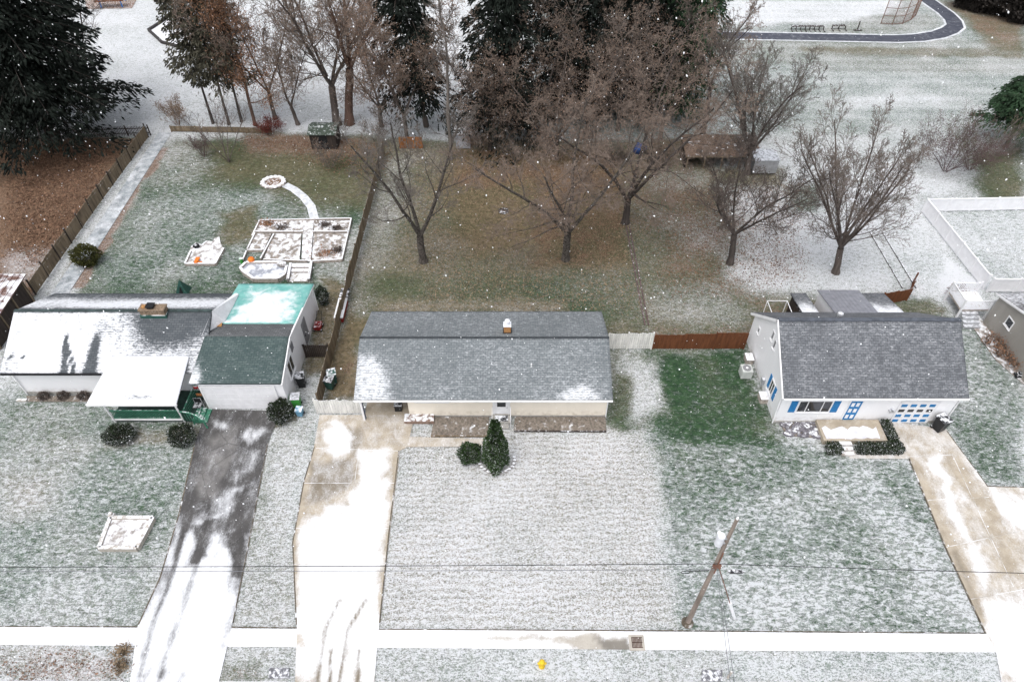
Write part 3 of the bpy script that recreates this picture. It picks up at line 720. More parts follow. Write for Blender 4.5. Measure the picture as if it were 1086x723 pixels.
d = MB(); d.box(x0+.30, x1-.30, 29.43, 29.459, 1.15, 2.08); d.build('pane', M['glass'], dr)
d = MB(); d.box(x1-.23, x1-.19, 29.42, 29.459, 1.0, 1.14); d.build('handle', M['grey_metal'], dr)
d = MB(); d.box(x0-.05, x1+.05, 28.75, 29.42, .0, .30); d.box(x0+.1, x1-.1, 28.4, 28.747, 0, .15); d.build('front_step', M['found'], hm)
d = MB(); d.box(x0+.15, x1-.15, 28.85, 29.35, .303, .32); d.build('door_mat', M['black'], hm)
for xx in (x0-.03, x1+.03):
    d = MB(); d.tube((xx, 28.55, 0), (xx, 28.55, 1.0), .022); d.tube((xx, 28.55, 1.0), (xx, 29.4, 1.2), .022); d.build('handrail', M['white'], hm)
d = MB(); d.box(x1+.12, x1+.36, 29.36, 29.497, 2.0, 2.15); d.build('porch_light', M['black_metal'], hm)

# ---------------- left house
hl = thing('white_house', (-27.8, 34.5, 0), 'white house with snow-covered roof, green porch and attached garage, left of the row', 'house')
b = MB(); gable_body(b, -34.15, -20.95, 31.5, 38.8, 2.66, 2.60, 35.1, 4.50); b.build('wall', M['white_siding'], hl)
b = MB(); gable_body(b, -20.947, -15.35, 30.25, 40.06, 2.86, 2.40, 33.35, 3.72); b.build('garage_wall', M['white_siding'], hl)
b = MB(); b.box(-34.18, -21.0, 31.44, 31.497, 0, .3); b.build('foundation', M['found'], hl)
def ll_snow(X, Y, s, t):
    front = Y < 35.1
    a = .60+.45*(fbm(X*.5, Y*.5, 51)-.5)
    for px0, py0, px1, py1, wdt in ((98, 340, 92, 378, .30), (68, 348, 66, 381, .16), (79, 372, 77, 382, .09)):
        q = [AtY(px0, py0, 33.8), AtY(px1, py1, 31.7)]; k = np.clip((Y-31.4)/2.6, 0, 1)
        cx = q[1].x+(q[0].x-q[1].x)*k
        a = a-.95*np.exp(-((X-cx)/(wdt*(1.25-.7*k)))**2)*(1-sstep(.45, 1.0, k))
    a = a-.75*sstep(-1.1, 1.1, -np.hypot((X+24.0)/1.7, (Y-34.6)/1.25)+1.2)                 # melted around the chimney
    a = a-.5*sstep(-.5, 1.5, X+22.6)*sstep(33.0, 35.0, Y)
    for xx in (-34.0, -33.2, -32.2): a = a-.6*np.exp(-(((X-xx)/.1)**2+((Y-32.1)/.08)**2))
    r = .62-.9*sstep(36.8, 38.9, Y)*.5-.35*np.exp(-((Y-35.3)/.5)**2)+.3*(fbm(X*.4, Y*.8, 53)-.5)
    return np.where(front, a, r)
LSH = shingle('slate_grey_shingles', (.075, .085, .095), (.12, .13, .14))
rl = roof_planes('roof', [([(-34.5, 31.1, 2.68), (-20.8, 31.1, 2.68), (-20.8, 35.1, 4.68), (-34.5, 35.1, 4.68)], ll_snow),
                          ([(-20.8, 39.15, 2.62), (-34.5, 39.15, 2.62), (-34.5, 35.103, 4.677), (-20.8, 35.103, 4.677)], ll_snow)], .14, LSH, hl)
b = MB(); b.bar((-34.5, 35.1, 4.65), (-20.8, 35.1, 4.65), .24, .06); b.build('ridge_cap', plain('green_grey_ridge', (.05, .07, .07), .9, .3), rl)
x0, x1 = AtY(150, 330, 34.9).x, AtY(176, 330, 34.9).x
ch = MB(); ch.box(x0, x1, 34.65, 35.25, 4.0, 5.05); ch.box(x0-.05, x1+.05, 34.60, 35.3, 5.053, 5.14); co = ch.build('chimney', M['brick'], rl)
fl = MB(); fl.box(x0-.06, x1+.06, 34.58, 35.3, 4.2, 4.68); fl.build('flashing', M['dark_green'], hl)
cp = MB(); cp.box(x0+.55, x0+.95, 34.75, 35.15, 5.143, 5.30); cp.box(x0+.48, x0+1.02, 34.7, 35.2, 5.303, 5.35); cp.build('chimney_cap', M['black_metal'], hl)
fl = MB(); fl.box(x0+.15, x0+.4, 34.8, 35.1, 5.143, 5.25); fl.build('chimney_pot', M['orange_brick'], hl)
g = MB(); g.box(-34.5, -27.7, 31.0, 31.097, 2.54, 2.66); g.build('gutter', M['black_metal'], hl)
g = MB(); g.tube((-34.2, 31.05, 2.55), (-34.1, 31.42, 2.3), .045); g.tube((-34.1, 31.42, 2.3), (-34.1, 31.42, .05), .045); g.build('downspout', M['white'], hl)
g = MB(); g.box(-34.6, -33.9, 30.8, 31.0, 0, .12); g.build('splash_block', M['wood_pale'], hl)
# garage roof, then the flat teal membrane behind it
GSH = shingle('dark_green_shingles', (.055, .082, .082), (.090, .122, .118), w_=.09)
def ga_snow(X, Y, s, t):
    a = .10+.25*(fbm(X*.5, Y*.5, 61)-.5)+.6*np.exp(-((X+21.1)/.45)**2)*sstep(32.4, 30.2, Y)
    return np.where(Y < 33.35, a, .10)
rg = roof_planes('garage_roof', [([(-21.35, 29.95, 2.92), (-15.25, 29.95, 2.92), (-15.25, 33.35, 3.93), (-21.0, 33.35, 3.93)], ga_snow)], .12, GSH, hl)
roof_planes('garage_roof_rear', [([(-15.25, 35.2, 3.42), (-20.945, 35.2, 3.42), (-20.945, 33.353, 3.927), (-15.25, 33.353, 3.927)], lambda X, Y, s, t: 0*X+.08)], .12, shingle('grey_rear_shingles', (.10, .105, .11), (.15, .155, .16)), hl)
k = NT('teal_roof_membrane'); sn = k.attr('snow'); uvn = k.uv()
mk = k.ramp(k.math('SUBTRACT', k.noise(uvn, 1.3, 6, .65, .3), k.math('SUBTRACT', .80, k.math('MULTIPLY', sn, .58))), -.22, .22)
M['teal'] = k.out(k.mix(mk, k.mix(k.ramp(k.noise(uvn, 1.1, 4), .35, .65), (.13, .36, .335), (.20, .46, .42)), SNOW), .6)
def te_snow(X, Y, s, t):
    q = sstep(-.8, .8, poly_sdf(X+1.4*(fbm(X, Y, 71)-.5), Y+.8*(fbm(X, Y, 72)-.5), [(-20.3, 35.2), (-16.0, 35.1), (-15.9, 36.2), (-16.3, 37.6), (-16.2, 39.0), (-17.5, 39.3), (-19.6, 39.2), (-19.6, 37.4)]))
    return .16+.66*q+.25*(fbm(X*1.4, Y*1.4, 73)-.5)
roof_planes('rear_roof', [([(-15.2, 40.3, 2.58), (-20.94, 40.3, 2.58), (-20.94, 35.1, 3.50), (-15.2, 35.1, 3.50)], te_snow)], .10, M['teal'], hl)
b = MB(); b.box(-20.94, -15.2, 35.0, 35.09, 3.36, 3.52); b.build('roof_flashing', plain('pale_teal_trim', (.25, .5, .46), .6), hl)
b = MB(); b.slab([(-15.28, 29.9, 2.86), (-15.17, 29.9, 2.86), (-15.17, 33.35, 3.88), (-15.28, 33.35, 3.88)], .16); b.slab([(-15.28, 33.36, 3.88), (-15.17, 33.36, 3.88), (-15.17, 40.28, 2.52), (-15.28, 40.28, 2.52)], .16); b.build('rake_board', M['white'], hl)
p = AtY(237, 341, 35.05); b = MB(); b.slab([(-20.93, 34.6, 3.66), (-20.3, 34.6, 3.66), (-20.5, 35.6, 3.50), (-20.93, 36.0, 3.44)], .05); b.build('roof_patch', M['orange_brick'], hl)
rs = MB(); top = [(-21.25, 33.42, 3.90), (-20.28, 35.25, 3.53), (-20.33, 37.2, 3.18), (-20.42, 38.7, 2.95), (-20.80, 39.2, 2.70), (-20.79, 35.1, 4.66)]
rs.add(top+[(x, y, z-.5) for x, y, z in top], [(0, 1, 5), (1, 2, 5), (2, 3, 5), (3, 4, 5), (6, 11, 7), (7, 11, 8), (8, 11, 9), (9, 11, 10)]+[(i, 6+i, 6+(i+1) % 6, (i+1) % 6) for i in range(6)])
rs.build('roof_saddle', plain('snowy_saddle_flashing', (.74, .74, .76), .6, .1, 2, snow=.7), hl)
# garage door
x0, x1 = AtY(218.5, 420, 30.25).x, AtY(293, 420, 30.25).x
d = MB(); d.box(x0, x1, 30.17, 30.22, 0.02, 2.25)
for r in range(4):
    for c in range(6):
        ax_ = x0+.08+(x1-x0-.1)*c/6; d.box(ax_, ax_+(x1-x0)/6-.12, 30.163, 30.169, .1+r*.55, .52+r*.55)
d.build('garage_door', M['garage_door'], hl)
d = MB(); d.box(x0-.14, x0-.003, 30.14, 30.247, 0, 2.4); d.box(x1+.003, x1+.14, 30.14, 30.247, 0, 2.4); d.box(x0, x1, 30.14, 30.246, 2.27, 2.4); d.build('garage_door_frame', M['white'], hl)
for px, py, m in ((208.5, 410.5, M['red']), (211.5, 418, M['wood_orange'])):
    p = AtY(px, py, 30.25); d = MB(); d.box(p.x-.2, p.x+.16, 30.2, 30.247, p.z-.11, p.z+.11); d.build('wall_plaque', m, hl)
window(hl, 'R', 31.7, 33.0, 1.25, 2.75, -15.35, M['white'], None, .10, mull=(32.35,))
d = MB(); d.box(-15.347, -15.30, 33.2, 33.7, 2.45, 3.1)
for i in range(6): d.box(-15.30, -15.28, 33.24, 33.66, 2.5+i*.1, 2.55+i*.1)
d.build('gable_vent', M['screen'], hl)
d = MB(); d.box(-15.347, -15.29, 36.0, 36.95, .25, 2.35); dd = d.build('door', M['screen'], hl)
d = MB(); d.box(-15.29, -15.25, 36.1, 36.16, 1.1, 1.25); d.build('handle', M['black_metal'], dd)
d = MB(); d.tube((-15.31, 40.1, 2.45), (-15.31, 40.1, .05), .045); d.build('downspout', M['white'], hl)
# porch
def po_snow(X, Y, s, t):
    return .97-.55*np.exp(-(((X+24.6)/1.9)**2+((Y-29.15)/.28)**2))
roof_planes('porch_roof', [([(-27.75, 28.68, 2.44), (-21.9, 28.68, 2.44), (-21.9, 32.15, 3.27), (-27.1, 32.15, 3.27)], po_snow)], .14, LSH, hl)
g = MB(); g.box(-27.8, -21.88, 28.58, 28.677, 2.26, 2.42); g.build('porch_fascia', M['white'], hl)
b = MB(); b.box(-27.0, -21.6, 29.0, 31.45, .12, .42); b.build('porch_deck', plain('dark_deck', (.03, .06, .05), .7, .3), hl)
b = MB(); b.box(-27.02, -22.3, 28.93, 28.997, .30, .43); b.build('deck_trim', M['white'], hl)
for x in (-26.9, -22.2):
    b = MB(); b.tube((x, 28.95, .1), (x, 28.85, 2.35), .06, .06, 8); b.build('porch_post', M['white'], hl)
b = MB(); b.box(-26.85, -22.3, 28.94, 29.0, 1.28, 1.38); b.box(-26.85, -22.3, 28.95, 28.99, .5, .57)
for i in range(44): b.box(-26.8+i*.102, -26.76+i*.102, 28.955, 28.985, .57, 1.28)
b.build('railing', M['green_paint'], hl)
b = MB(); b.box(-21.95, -21.89, 29.0, 31.3, 1.28, 1.36)
for i in range(14): b.box(-21.935, -21.905, 29.05+i*.17, 29.09+i*.17, .43, 1.28)
b.build('railing', M['green_paint'], hl)
b = MB(); pts = [Vector((-22.2, 28.9, 1.35)), Vector((-21.5, 28.8, 1.3)), Vector((-21.0, 28.7, 1.15)), Vector((-20.65, 28.55, .85)), Vector((-20.55, 28.5, 0.05))]
for a, c in zip(pts[:-1], pts[1:]): b.tube(a, c, .06, .06, 8)
b.tube((-21.5, 28.8, .05), (-21.5, 28.8, 1.3), .045)
for i in range(6): b.tube((-22.1+i*.2, 28.87-i*.02, .35), (-22.1+i*.2, 28.87-i*.02, 1.3-.02*i), .02)
b.build('stair_handrail', M['green_paint'], hl)
for i in range(3):
    b = MB(); b.box(-21.6+i*.3, -21.3+i*.3, 28.95, 30.1, 0, .36-.12*i); b.build('stair_tread', M['green_paint'], hl)

# ---------------- right house
hr = thing('cottage_house', (23.6, 33, 0), 'white house with blue shutters and steep grey roof, right of the row', 'house')
b = MB(); gable_body(b, 17.75, 29.3, 29.0, 36.7, 2.86, 2.75, 33.0, 5.62); b.build('wall', M['white_siding'], hr)
b = MB(); b.box(17.74, 29.32, 28.94, 28.997, 0, .2); b.build('foundation', M['found'], hr)
RSH = shingle('blue_grey_shingles', (.105, .112, .124), (.175, .184, .200), wdt=.3, w_=.10)
def rr_snow(X, Y, s, t): return .18+.2*(fbm(X*1.2, Y*1.2, 81)-.5)
rr = roof_planes('roof', [([(17.6, 28.72, 2.92), (29.62, 28.72, 2.92), (29.62, 33.0, 5.86), (17.6, 33.0, 5.86)], rr_snow),
                          ([(29.62, 37.1, 2.62), (17.6, 37.1, 2.62), (17.6, 33.003, 5.857), (29.62, 33.003, 5.857)], rr_snow)], .12, RSH, hr)
b = MB(); b.bar((17.6, 33.0, 5.82), (29.62, 33.0, 5.82), .3, .07); b.build('ridge_cap', plain('dark_blue_grey_ridge', (.09, .10, .12), .9, .25), rr)
b = MB(); b.slab([(17.52, 28.7, 2.88), (17.6, 28.7, 2.88), (17.6, 33.0, 5.84), (17.52, 33.0, 5.84)], .18); b.slab([(17.52, 33.0, 5.84), (17.6, 33.0, 5.84), (17.6, 37.1, 2.6), (17.52, 37.1, 2.6)], .18); b.build('rake_board', M['white'], hr)
g = MB(); g.box(17.6, 29.62, 28.62, 28.717, 2.78, 2.9); g.build('gutter', M['white'], hr)
g = MB(); g.tube((29.2, 28.75, 2.8), (29.34, 28.93, 2.5), .045); g.tube((29.34, 28.93, 2.5), (29.34, 28.93, .05), .045); g.build('downspout', M['white'], hr)
g = MB(); g.tube((17.66, 29.1, 2.8), (17.68, 28.93, .05), .045); g.build('downspout', M['white'], hr)
p0, p1 = AtY(846, 430, 29), AtY(882, 430, 29); q = (p1.x-p0.x)
window(hr, 'F', p0.x, p1.x, 1.15, 2.35, 29.0, M['white'], None, .06, mull=(p0.x+q*.27, p0.x+q*.73), shutters=.42, label='wide three-pane picture window')
x0, x1 = AtY(898, 431, 29).x, AtY(913, 431, 29).x
d = MB(); d.box(x0, x1, 28.93, 28.998, .42, 2.45); d.build('door_frame', M['white'], hr)
d = MB(); d.box(x0+.1, x1-.1, 28.90, 28.927, .44, 2.36); dr = d.build('door', M['blue'], hr); dr['label'] = 'blue front door with white panels'
for c in range(2):
    for r in range(3):
        d = MB(); ax_ = x0+.17+c*(x1-x0-.28)/2; d.box(ax_, ax_+(x1-x0)/2-.27, 28.88, 28.897, .62+r*.62, .98+r*.62); d.build('door_panel', M['white'], dr)
# garage door with blue panels
x0, x1 = AtY(950, 435, 29).x, AtY(991, 435, 29).x
d = MB(); d.box(x0, x1, 28.93, 28.997, .03, 2.3); gd = d.build('garage_door', M['garage_door'], hr); gd['label'] = 'white garage door with rows of blue panels and one row of dark panes'
for r in range(4):
    for c in range(4):
        ax_ = x0+.12+(x1-x0-.1)*c/4; z_ = .2+r*.53
        d = MB(); d.box(ax_, ax_+(x1-x0)/4-.27, 28.90, 28.927, z_, z_+.25); d.build('pane' if r == 2 else 'door_panel', M['glass'] if r == 2 else M['blue'], gd)
d = MB(); d.box(x0-.5, x0-.18, 28.8, 28.997, 1.3, 1.42); d.tube((x0-.34, 28.86, 1.42), (x0-.34, 28.86, 1.6), .07, .1); d.build('wall_lamp', M['grey_metal'], hr)
# gable end windows (faces left)
window(hr, 'L', 30.45, 31.15, .95, 2.15, 17.75, M['white'], None, .07, mull=(30.8,), shutters=.30)
window(hr, 'L', 35.2, 35.55, 2.2, 2.75, 17.75, M['white'], None, .06)
window(hr, 'L', 32.35, 32.75, 3.55, 4.35, 17.75, M['white'], M['screen'], .06)
window(hr, 'L', 33.0, 33.4, 3.75, 4.55, 17.75, M['white'], M['screen'], .06)
# rear additions
b = MB(); b.hexa([(23.6, 36.72, 0), (26.5, 36.72, 0), (26.5, 39.9, 0), (23.6, 39.9, 0)], [(23.6, 36.72, 2.78), (26.5, 36.72, 2.78), (26.5, 39.9, 2.02), (23.6, 39.9, 2.02)]); b.build('rear_room', M['white_siding'], hr)
b = MB(); b.slab([(23.5, 40.1, 2.05), (23.5, 35.6, 3.12), (26.62, 35.6, 3.12), (26.62, 40.1, 2.05)][::-1], .06)
for i in range(11):
    x = 23.55+i*.305; b.slab([(x, 40.1, 2.09), (x, 35.6, 3.16), (x+.05, 35.6, 3.16), (x+.05, 40.1, 2.09)][::-1], .035)
b.build('metal_roof', plain('grey_ribbed_metal', (.29, .295, .33), .45, .12, metal=.3), hr)
RS2 = lambda X, Y, s, t: .2+.5*sstep(.2, .8, t+.6*(fbm(X, Y, 82)-.5))
roof_planes('rear_porch_roof', [([(28.7, 40.1, 1.80), (26.63, 40.1, 1.80), (26.63, 36.3, 2.92), (28.7, 36.3, 2.92)], RS2)], .1, RSH, hr)
roof_planes('rear_porch_roof', [([(22.7, 40.1, 1.80), (21.5, 40.1, 1.80), (21.5, 36.9, 2.45), (22.7, 36.9, 2.45)], RS2)], .1, RSH, hr)
b = MB(); b.box(21.6, 22.6, 36.75, 39.85, 0, 1.7); b.build('rear_store', M['wood_dark'], hr)
b = MB()
for x in (26.75, 28.5):
    b.box(x-.06, x+.06, 39.8, 39.92, 0, 1.78)
b.build('rear_porch_post', M['white'], hr)
# front porch slab with steps
b = MB(); x0, x1 = AtY(884, 450, 29).x, AtY(941, 450, 29).x
b.box(20.55, 24.75, 27.2, 28.93, 0, .40); b.build('porch_slab', M['concrete'], hr)
b = MB(); rg = random.Random(3); oc = [(x, 27.3+rg.uniform(0, .12)) for x in np.linspace(20.75, 24.3, 14)]+[(x, 28.3+rg.uniform(-.25, .15)) for x in np.linspace(24.35, 20.7, 14)]
b.prism(oc, .40, .43); b.build('porch_snow', plain('porch_snow', (.70, .70, .74), .9, .15, 2), hr)
for i in range(3):
    b = MB(); b.box(21.55, 22.35, 26.9-.32*i, 27.197-.32*i, 0, .33-.11*i); b.build('front_step', M['wood_snow'], hr)
p = AtY(886, 338, 34.3)
b = MB(); b.lathe((p.x, 34.0, 5.0), [(.14, 0), (.14, .35), (.22, .37), (.18, .5), (.03, .55)], 12); b.build('roof_vent', M['grey_metal'], hr)

# ---------------- far right neighbour
hn = thing('taupe_house', (41.5, 34.3, 0), 'taupe-sided house cut by the right edge of the photo, with one small square window', 'house')
b = MB(); gable_body(b, 36.6, 47.5, 30.2, 38.75, 2.7, 2.7, 34.5, 4.0); b.build('wall', M['taupe_siding'], hn)
roof_planes('roof', [([(36.45, 29.9, 2.78), (47.7, 29.9, 2.78), (47.7, 34.5, 4.2), (36.45, 34.5, 4.2)], lambda X, Y, s, t: 0*X+.5),
                     ([(47.7, 39.05, 2.78), (36.45, 39.05, 2.78), (36.45, 34.503, 4.197), (47.7, 34.503, 4.197)], lambda X, Y, s, t: .35+.3*(fbm(X*.6, Y*.6, 5)-.3))], .1, shingle('brown_grey_shingles', (.085, .08, .085), (.13, .125, .13)), hn)
p = AtY(1065.5, 334, 36.8); 
window(hn, 'L', 36.2, 37.0, 1.6, 2.4, 36.6, M['white'], None, .08)
b = MB(); b.slab([(36.38, 29.9, 2.76), (36.45, 29.9, 2.76), (36.45, 34.5, 4.18), (36.38, 34.5, 4.18)], .14); b.slab([(36.38, 34.5, 4.18), (36.45, 34.5, 4.18), (36.45, 39.05, 2.76), (36.38, 39.05, 2.76)], .14); b.build('rake_board', M['white'], hn)
dk = thing('rear_deck', (35.6, 40.3, 0), 'small raised deck with white railings behind the taupe house', 'deck')
b = MB(); b.box(34.7, 36.9, 39.2, 41.3, .75, .9); b.build('deck_floor', M['wood_snow'], dk)
for (xa, ya, xb, yb) in ((34.7, 39.2, 34.7, 41.3), (34.7, 41.3, 36.9, 41.3), (34.7, 39.2, 36.9, 39.2)):
    b = MB(); b.bar((xa, ya, 1.75), (xb, yb, 1.75), .07, .06); b.bar((xa, ya, 1.0), (xb, yb, 1.0), .05, .05)
    n = 16
    for i in range(n):
        t = (i+.5)/n; b.box(xa+(xb-xa)*t-.02, xa+(xb-xa)*t+.02, ya+(yb-ya)*t-.02, ya+(yb-ya)*t+.02, 1.05, 1.75)
    b.build('railing', M['vinyl'], dk)
for x, y in ((34.7, 39.2), (34.7, 41.3), (36.9, 41.3), (36.9, 39.2)):
    b = MB(); b.box(x-.06, x+.06, y-.06, y+.06, 0, 1.9); b.build('post', M['vinyl'], dk)
b = MB()
for i in range(4): b.box(34.75+.0*i, 36.0, 39.17-.3*(i+1), 39.17-.3*i, 0, .75-.18*i)
b.build('stairs', M['grey_metal'], dk)

# ------------------------------------------------------------------ FENCES
def plank_fence(name, pts, h, mat, label, panel='plank', post_h=None, pw=.14, gap=.02, post_gap=2.4, wob=.02, post_mat=None, seed=1, rails=True, lean=.0, hfun=None):
    """boards between posts along a polyline; panels per bay, posts are parts"""
    rg = random.Random(seed); pts = [Vector((p[0], p[1], 0)) for p in pts]
    t = thing(name, (pts[0]+pts[-1])/2, label, 'fence')
    done = 0
    for a, c in zip(pts[:-1], pts[1:]):
        L_ = (c-a).length; d = (c-a)/L_; n = Vector((-d.y, d.x, 0)); nb = max(1, round(L_/post_gap))
        for k in range(nb):
            q0 = a+d*(L_*k/nb); q1 = a+d*(L_*(k+1)/nb); bl = (q1-q0).length
            hh = (hfun((q0+q1)/2) if hfun else h); ln = n*rg.uniform(-lean, lean)
            b = MB()
            if panel == 'plank':
                i = 0.0
                while i < bl-.03:
                    wd_ = min(pw*rg.uniform(.92, 1.05), bl-i); z1 = hh+rg.uniform(-wob, wob); s_ = q0+d*i; e_ = q0+d*(i+wd_-gap)
                    off = n*.012; up = Vector((0, 0, z1))+ln
                    b.hexa([s_-off+Vector((0, 0, .05)), e_-off+Vector((0, 0, .05)), e_+off+Vector((0, 0, .05)), s_+off+Vector((0, 0, .05))], [s_-off+up, e_-off+up, e_+off+up, s_+off+up])
                    i += wd_
                if rails:
                    for z in (.3, hh*.75): b.bar(q0+n*.035+Vector((0, 0, z)), q1+n*.035+Vector((0, 0, z)), .04, .09)
            elif panel == 'rail':
                for j in range(3):
                    z = .25+j*(hh-.35)/2; b.bar(q0+Vector((0, 0, z+rg.uniform(-.03, .03))), q1+Vector((0, 0, z+rg.uniform(-.03, .03))), .05, .15)
                b.bar(q0+n*.03+Vector((0, 0, .05)), q1+n*.03+Vector((0, 0, .05)), .006, hh-.15, 0)
            b.build('panel', mat, t)
        for k in range(nb+1 if c == pts[-1] else nb):
            q = a+d*(L_*k/nb); b = MB(); ph_ = post_h or h+.12; b.box(q.x-.05, q.x+.05, q.y-.05, q.y+.05, 0, ph_ if not hfun else hfun(q)+.05); b.build('post', post_mat or mat, t)
    return t
plank_fence('wood_fence', [(-38.5, 41.9), (-38.55, 53), (-38.3, 66.5)], 1.35, M['wood'], 'weathered wood fence with leaning posts along the gravel strip by the leaf-covered lot', post_h=1.6, post_gap=2.1, wob=.04, post_mat=M['wood_dark'], lean=.1, seed=3)
plank_fence('picket_fence', [(-38.2, 66.9), (-47.5, 66.3)], 1.1, M['wood_dark'], 'dark picket fence running behind the big dark conifer', pw=.16, gap=.09, seed=4)
plank_fence('back_fence', [(-36.2, 67.6), (-25.5, 67.2)], .65, M['wood'], 'low dark wire fence at the back of the left yard', panel='rail', seed=9, post_gap=2.6)
plank_fence('wood_fence', [(-13.25, 30.2), (-13.2, 46.5), (-13.0, 63.2)], 1.55, M['wood'], 'long weathered wood fence between the left yard and the middle yard', post_h=1.65, wob=.03, seed=5, lean=.06)
plank_fence('dark_gate', [(-15.2, 35.0), (-13.4, 35.0)], 1.35, M['wood_dark'], 'short dark board fence closing the gap beside the garage', post_gap=1.8, seed=6)
plank_fence('white_picket_fence', [(-13.35, 29.75), (-10.2, 29.75)], 1.5, M['white_old'], 'weathered white board fence closing the left side of the carport', pw=.17, wob=.07, post_gap=1.6, seed=7, lean=.05)
plank_fence('white_picket_fence', [(6.75, 35.86), (10.4, 35.86)], 1.65, M['white_old'], 'weathered white board fence joined to the brown fence', pw=.16, wob=.06, post_gap=1.8, seed=8, lean=.05)
plank_fence('brown_fence', [(10.5, 35.86), (17.3, 35.86)], 1.6, M['wood_brown'], 'solid brown stained fence with a scalloped top beside the blue-shuttered house', pw=.15, gap=.006, wob=.006, post_gap=2.2, seed=10, hfun=lambda p: 1.62-.12*math.sin((p.x-10.5)*.92))
plank_fence('brown_fence', [(29.2, 40.6), (31.6, 41.2), (32.9, 43.2)], 1.3, M['wood_brown'], 'short brown stained fence end behind the blue-shuttered house', pw=.15, gap=.006, post_gap=1.2, seed=11, hfun=lambda p: 1.35-.05*(p.x-29))
def vinyl_fence(pts, label):
    pts = [Vector((p[0], p[1], 0)) for p in pts]; t = thing('vinyl_fence', pts[0], label, 'fence')
    for a, c in zip(pts[:-1], pts[1:]):
        L_ = (c-a).length; nb = max(1, round(L_/2.2)); d = (c-a)/L_
        for k in range(nb):
            q0 = a+d*(L_*k/nb); q1 = a+d*(L_*(k+1)/nb); b = MB(); b.bar(q0+Vector((0, 0, .06)), q1+Vector((0, 0, .06)), .045, 1.25)
            b.bar(q0+Vector((0, 0, 1.313)), q1+Vector((0, 0, 1.313)), .12, .10); b.bar(q0+Vector((0, 0, .12)), q1+Vector((0, 0, .12)), .08, .12)
            m = int((q1-q0).length/.16)
            for i in range(m):
                q = q0+(q1-q0)*((i+.5)/m); b.bar(q-d*.012+Vector((0, 0, .25)), q+d*.012+Vector((0, 0, .25)), .06, 1.05)
            b.build('panel', M['vinyl'], t)
            b = MB(); b.box(q0.x-.07, q0.x+.07, q0.y-.07, q0.y+.07, 0, 1.5); b.build('post', M['vinyl'], t)
    return t
vinyl_fence([(38.4, 42.6), (37.75, 53.2), (62, 54.0)], 'white vinyl privacy fence around the snowy yard at the right')
vinyl_fence([(38.5, 42.2), (58, 42.2)], 'white vinyl fence piece running behind the taupe house')

# ------------------------------------------------------------------ TREES
def segs_mesh(name, segs, mat, parent, sides=3, extra=None, mats=None):
    """segments (p0, p1, r0, r1) as tapered tubes in one mesh"""
    A = np.array([s[0] for s in segs], float); B = np.array([s[1] for s in segs], float)
    r0 = np.array([s[2] for s in segs]); r1 = np.array([s[3] for s in segs])
    d = B-A; d /= (np.linalg.norm(d, axis=1)[:, None]+1e-9)
    h = np.where(np.abs(d[:, 2:3]) > .9, np.array([[1., 0, 0]]), np.array([[0, 0, 1.]]))
    u = np.cross(d, h); u /= (np.linalg.norm(u, axis=1)[:, None]+1e-9); v = np.cross(d, u)
    V = []
    for P, r in ((A-d*r0[:, None]*.3, r0), (B, r1)):
        for i in range(sides):
            a = 2*math.pi*i/sides; V.append(P+(u*math.cos(a)+v*math.sin(a))*r[:, None])
    n = len(segs); V = np.stack(V, 1).reshape(-1, 3); base = np.arange(n)*2*sides
    F = np.stack([np.stack([base+i, base+(i+1) % sides, base+sides+(i+1) % sides, base+sides+i], -1) for i in range(sides)], 1).reshape(-1, 4)
    if extra is not None:
        ev, ef = extra; F = np.concatenate([F, ef+len(V)]); V = np.concatenate([V, ev])
    o = npmesh(name, V, F, mat, parent)
    if extra is not None and mats is not None:
        o.data.materials.append(mats); mi = np.zeros(len(F), np.int32); mi[-len(extra[1]):] = 1; o.data.polygons.foreach_set('material_index', mi)
    return o
def cards(P, D, ln, wd, rng, droop=.0):
    """pointed leaf-like quads at P along D"""
    n = len(P); D = D/(np.linalg.norm(D, axis=1)[:, None]+1e-9)
    s = np.cross(D, rng.normal(size=(n, 3))); s /= (np.linalg.norm(s, axis=1)[:, None]+1e-9)
    a = P; b = P+D*(ln*.45)[:, None]+s*(wd*.5)[:, None]; c = P+D*ln[:, None]; c[:, 2] -= droop*ln; e = P+D*(ln*.45)[:, None]-s*(wd*.5)[:, None]
    V = np.stack([a, b, c, e], 1).reshape(-1, 3); F = np.arange(4*n).reshape(n, 4); return V, F

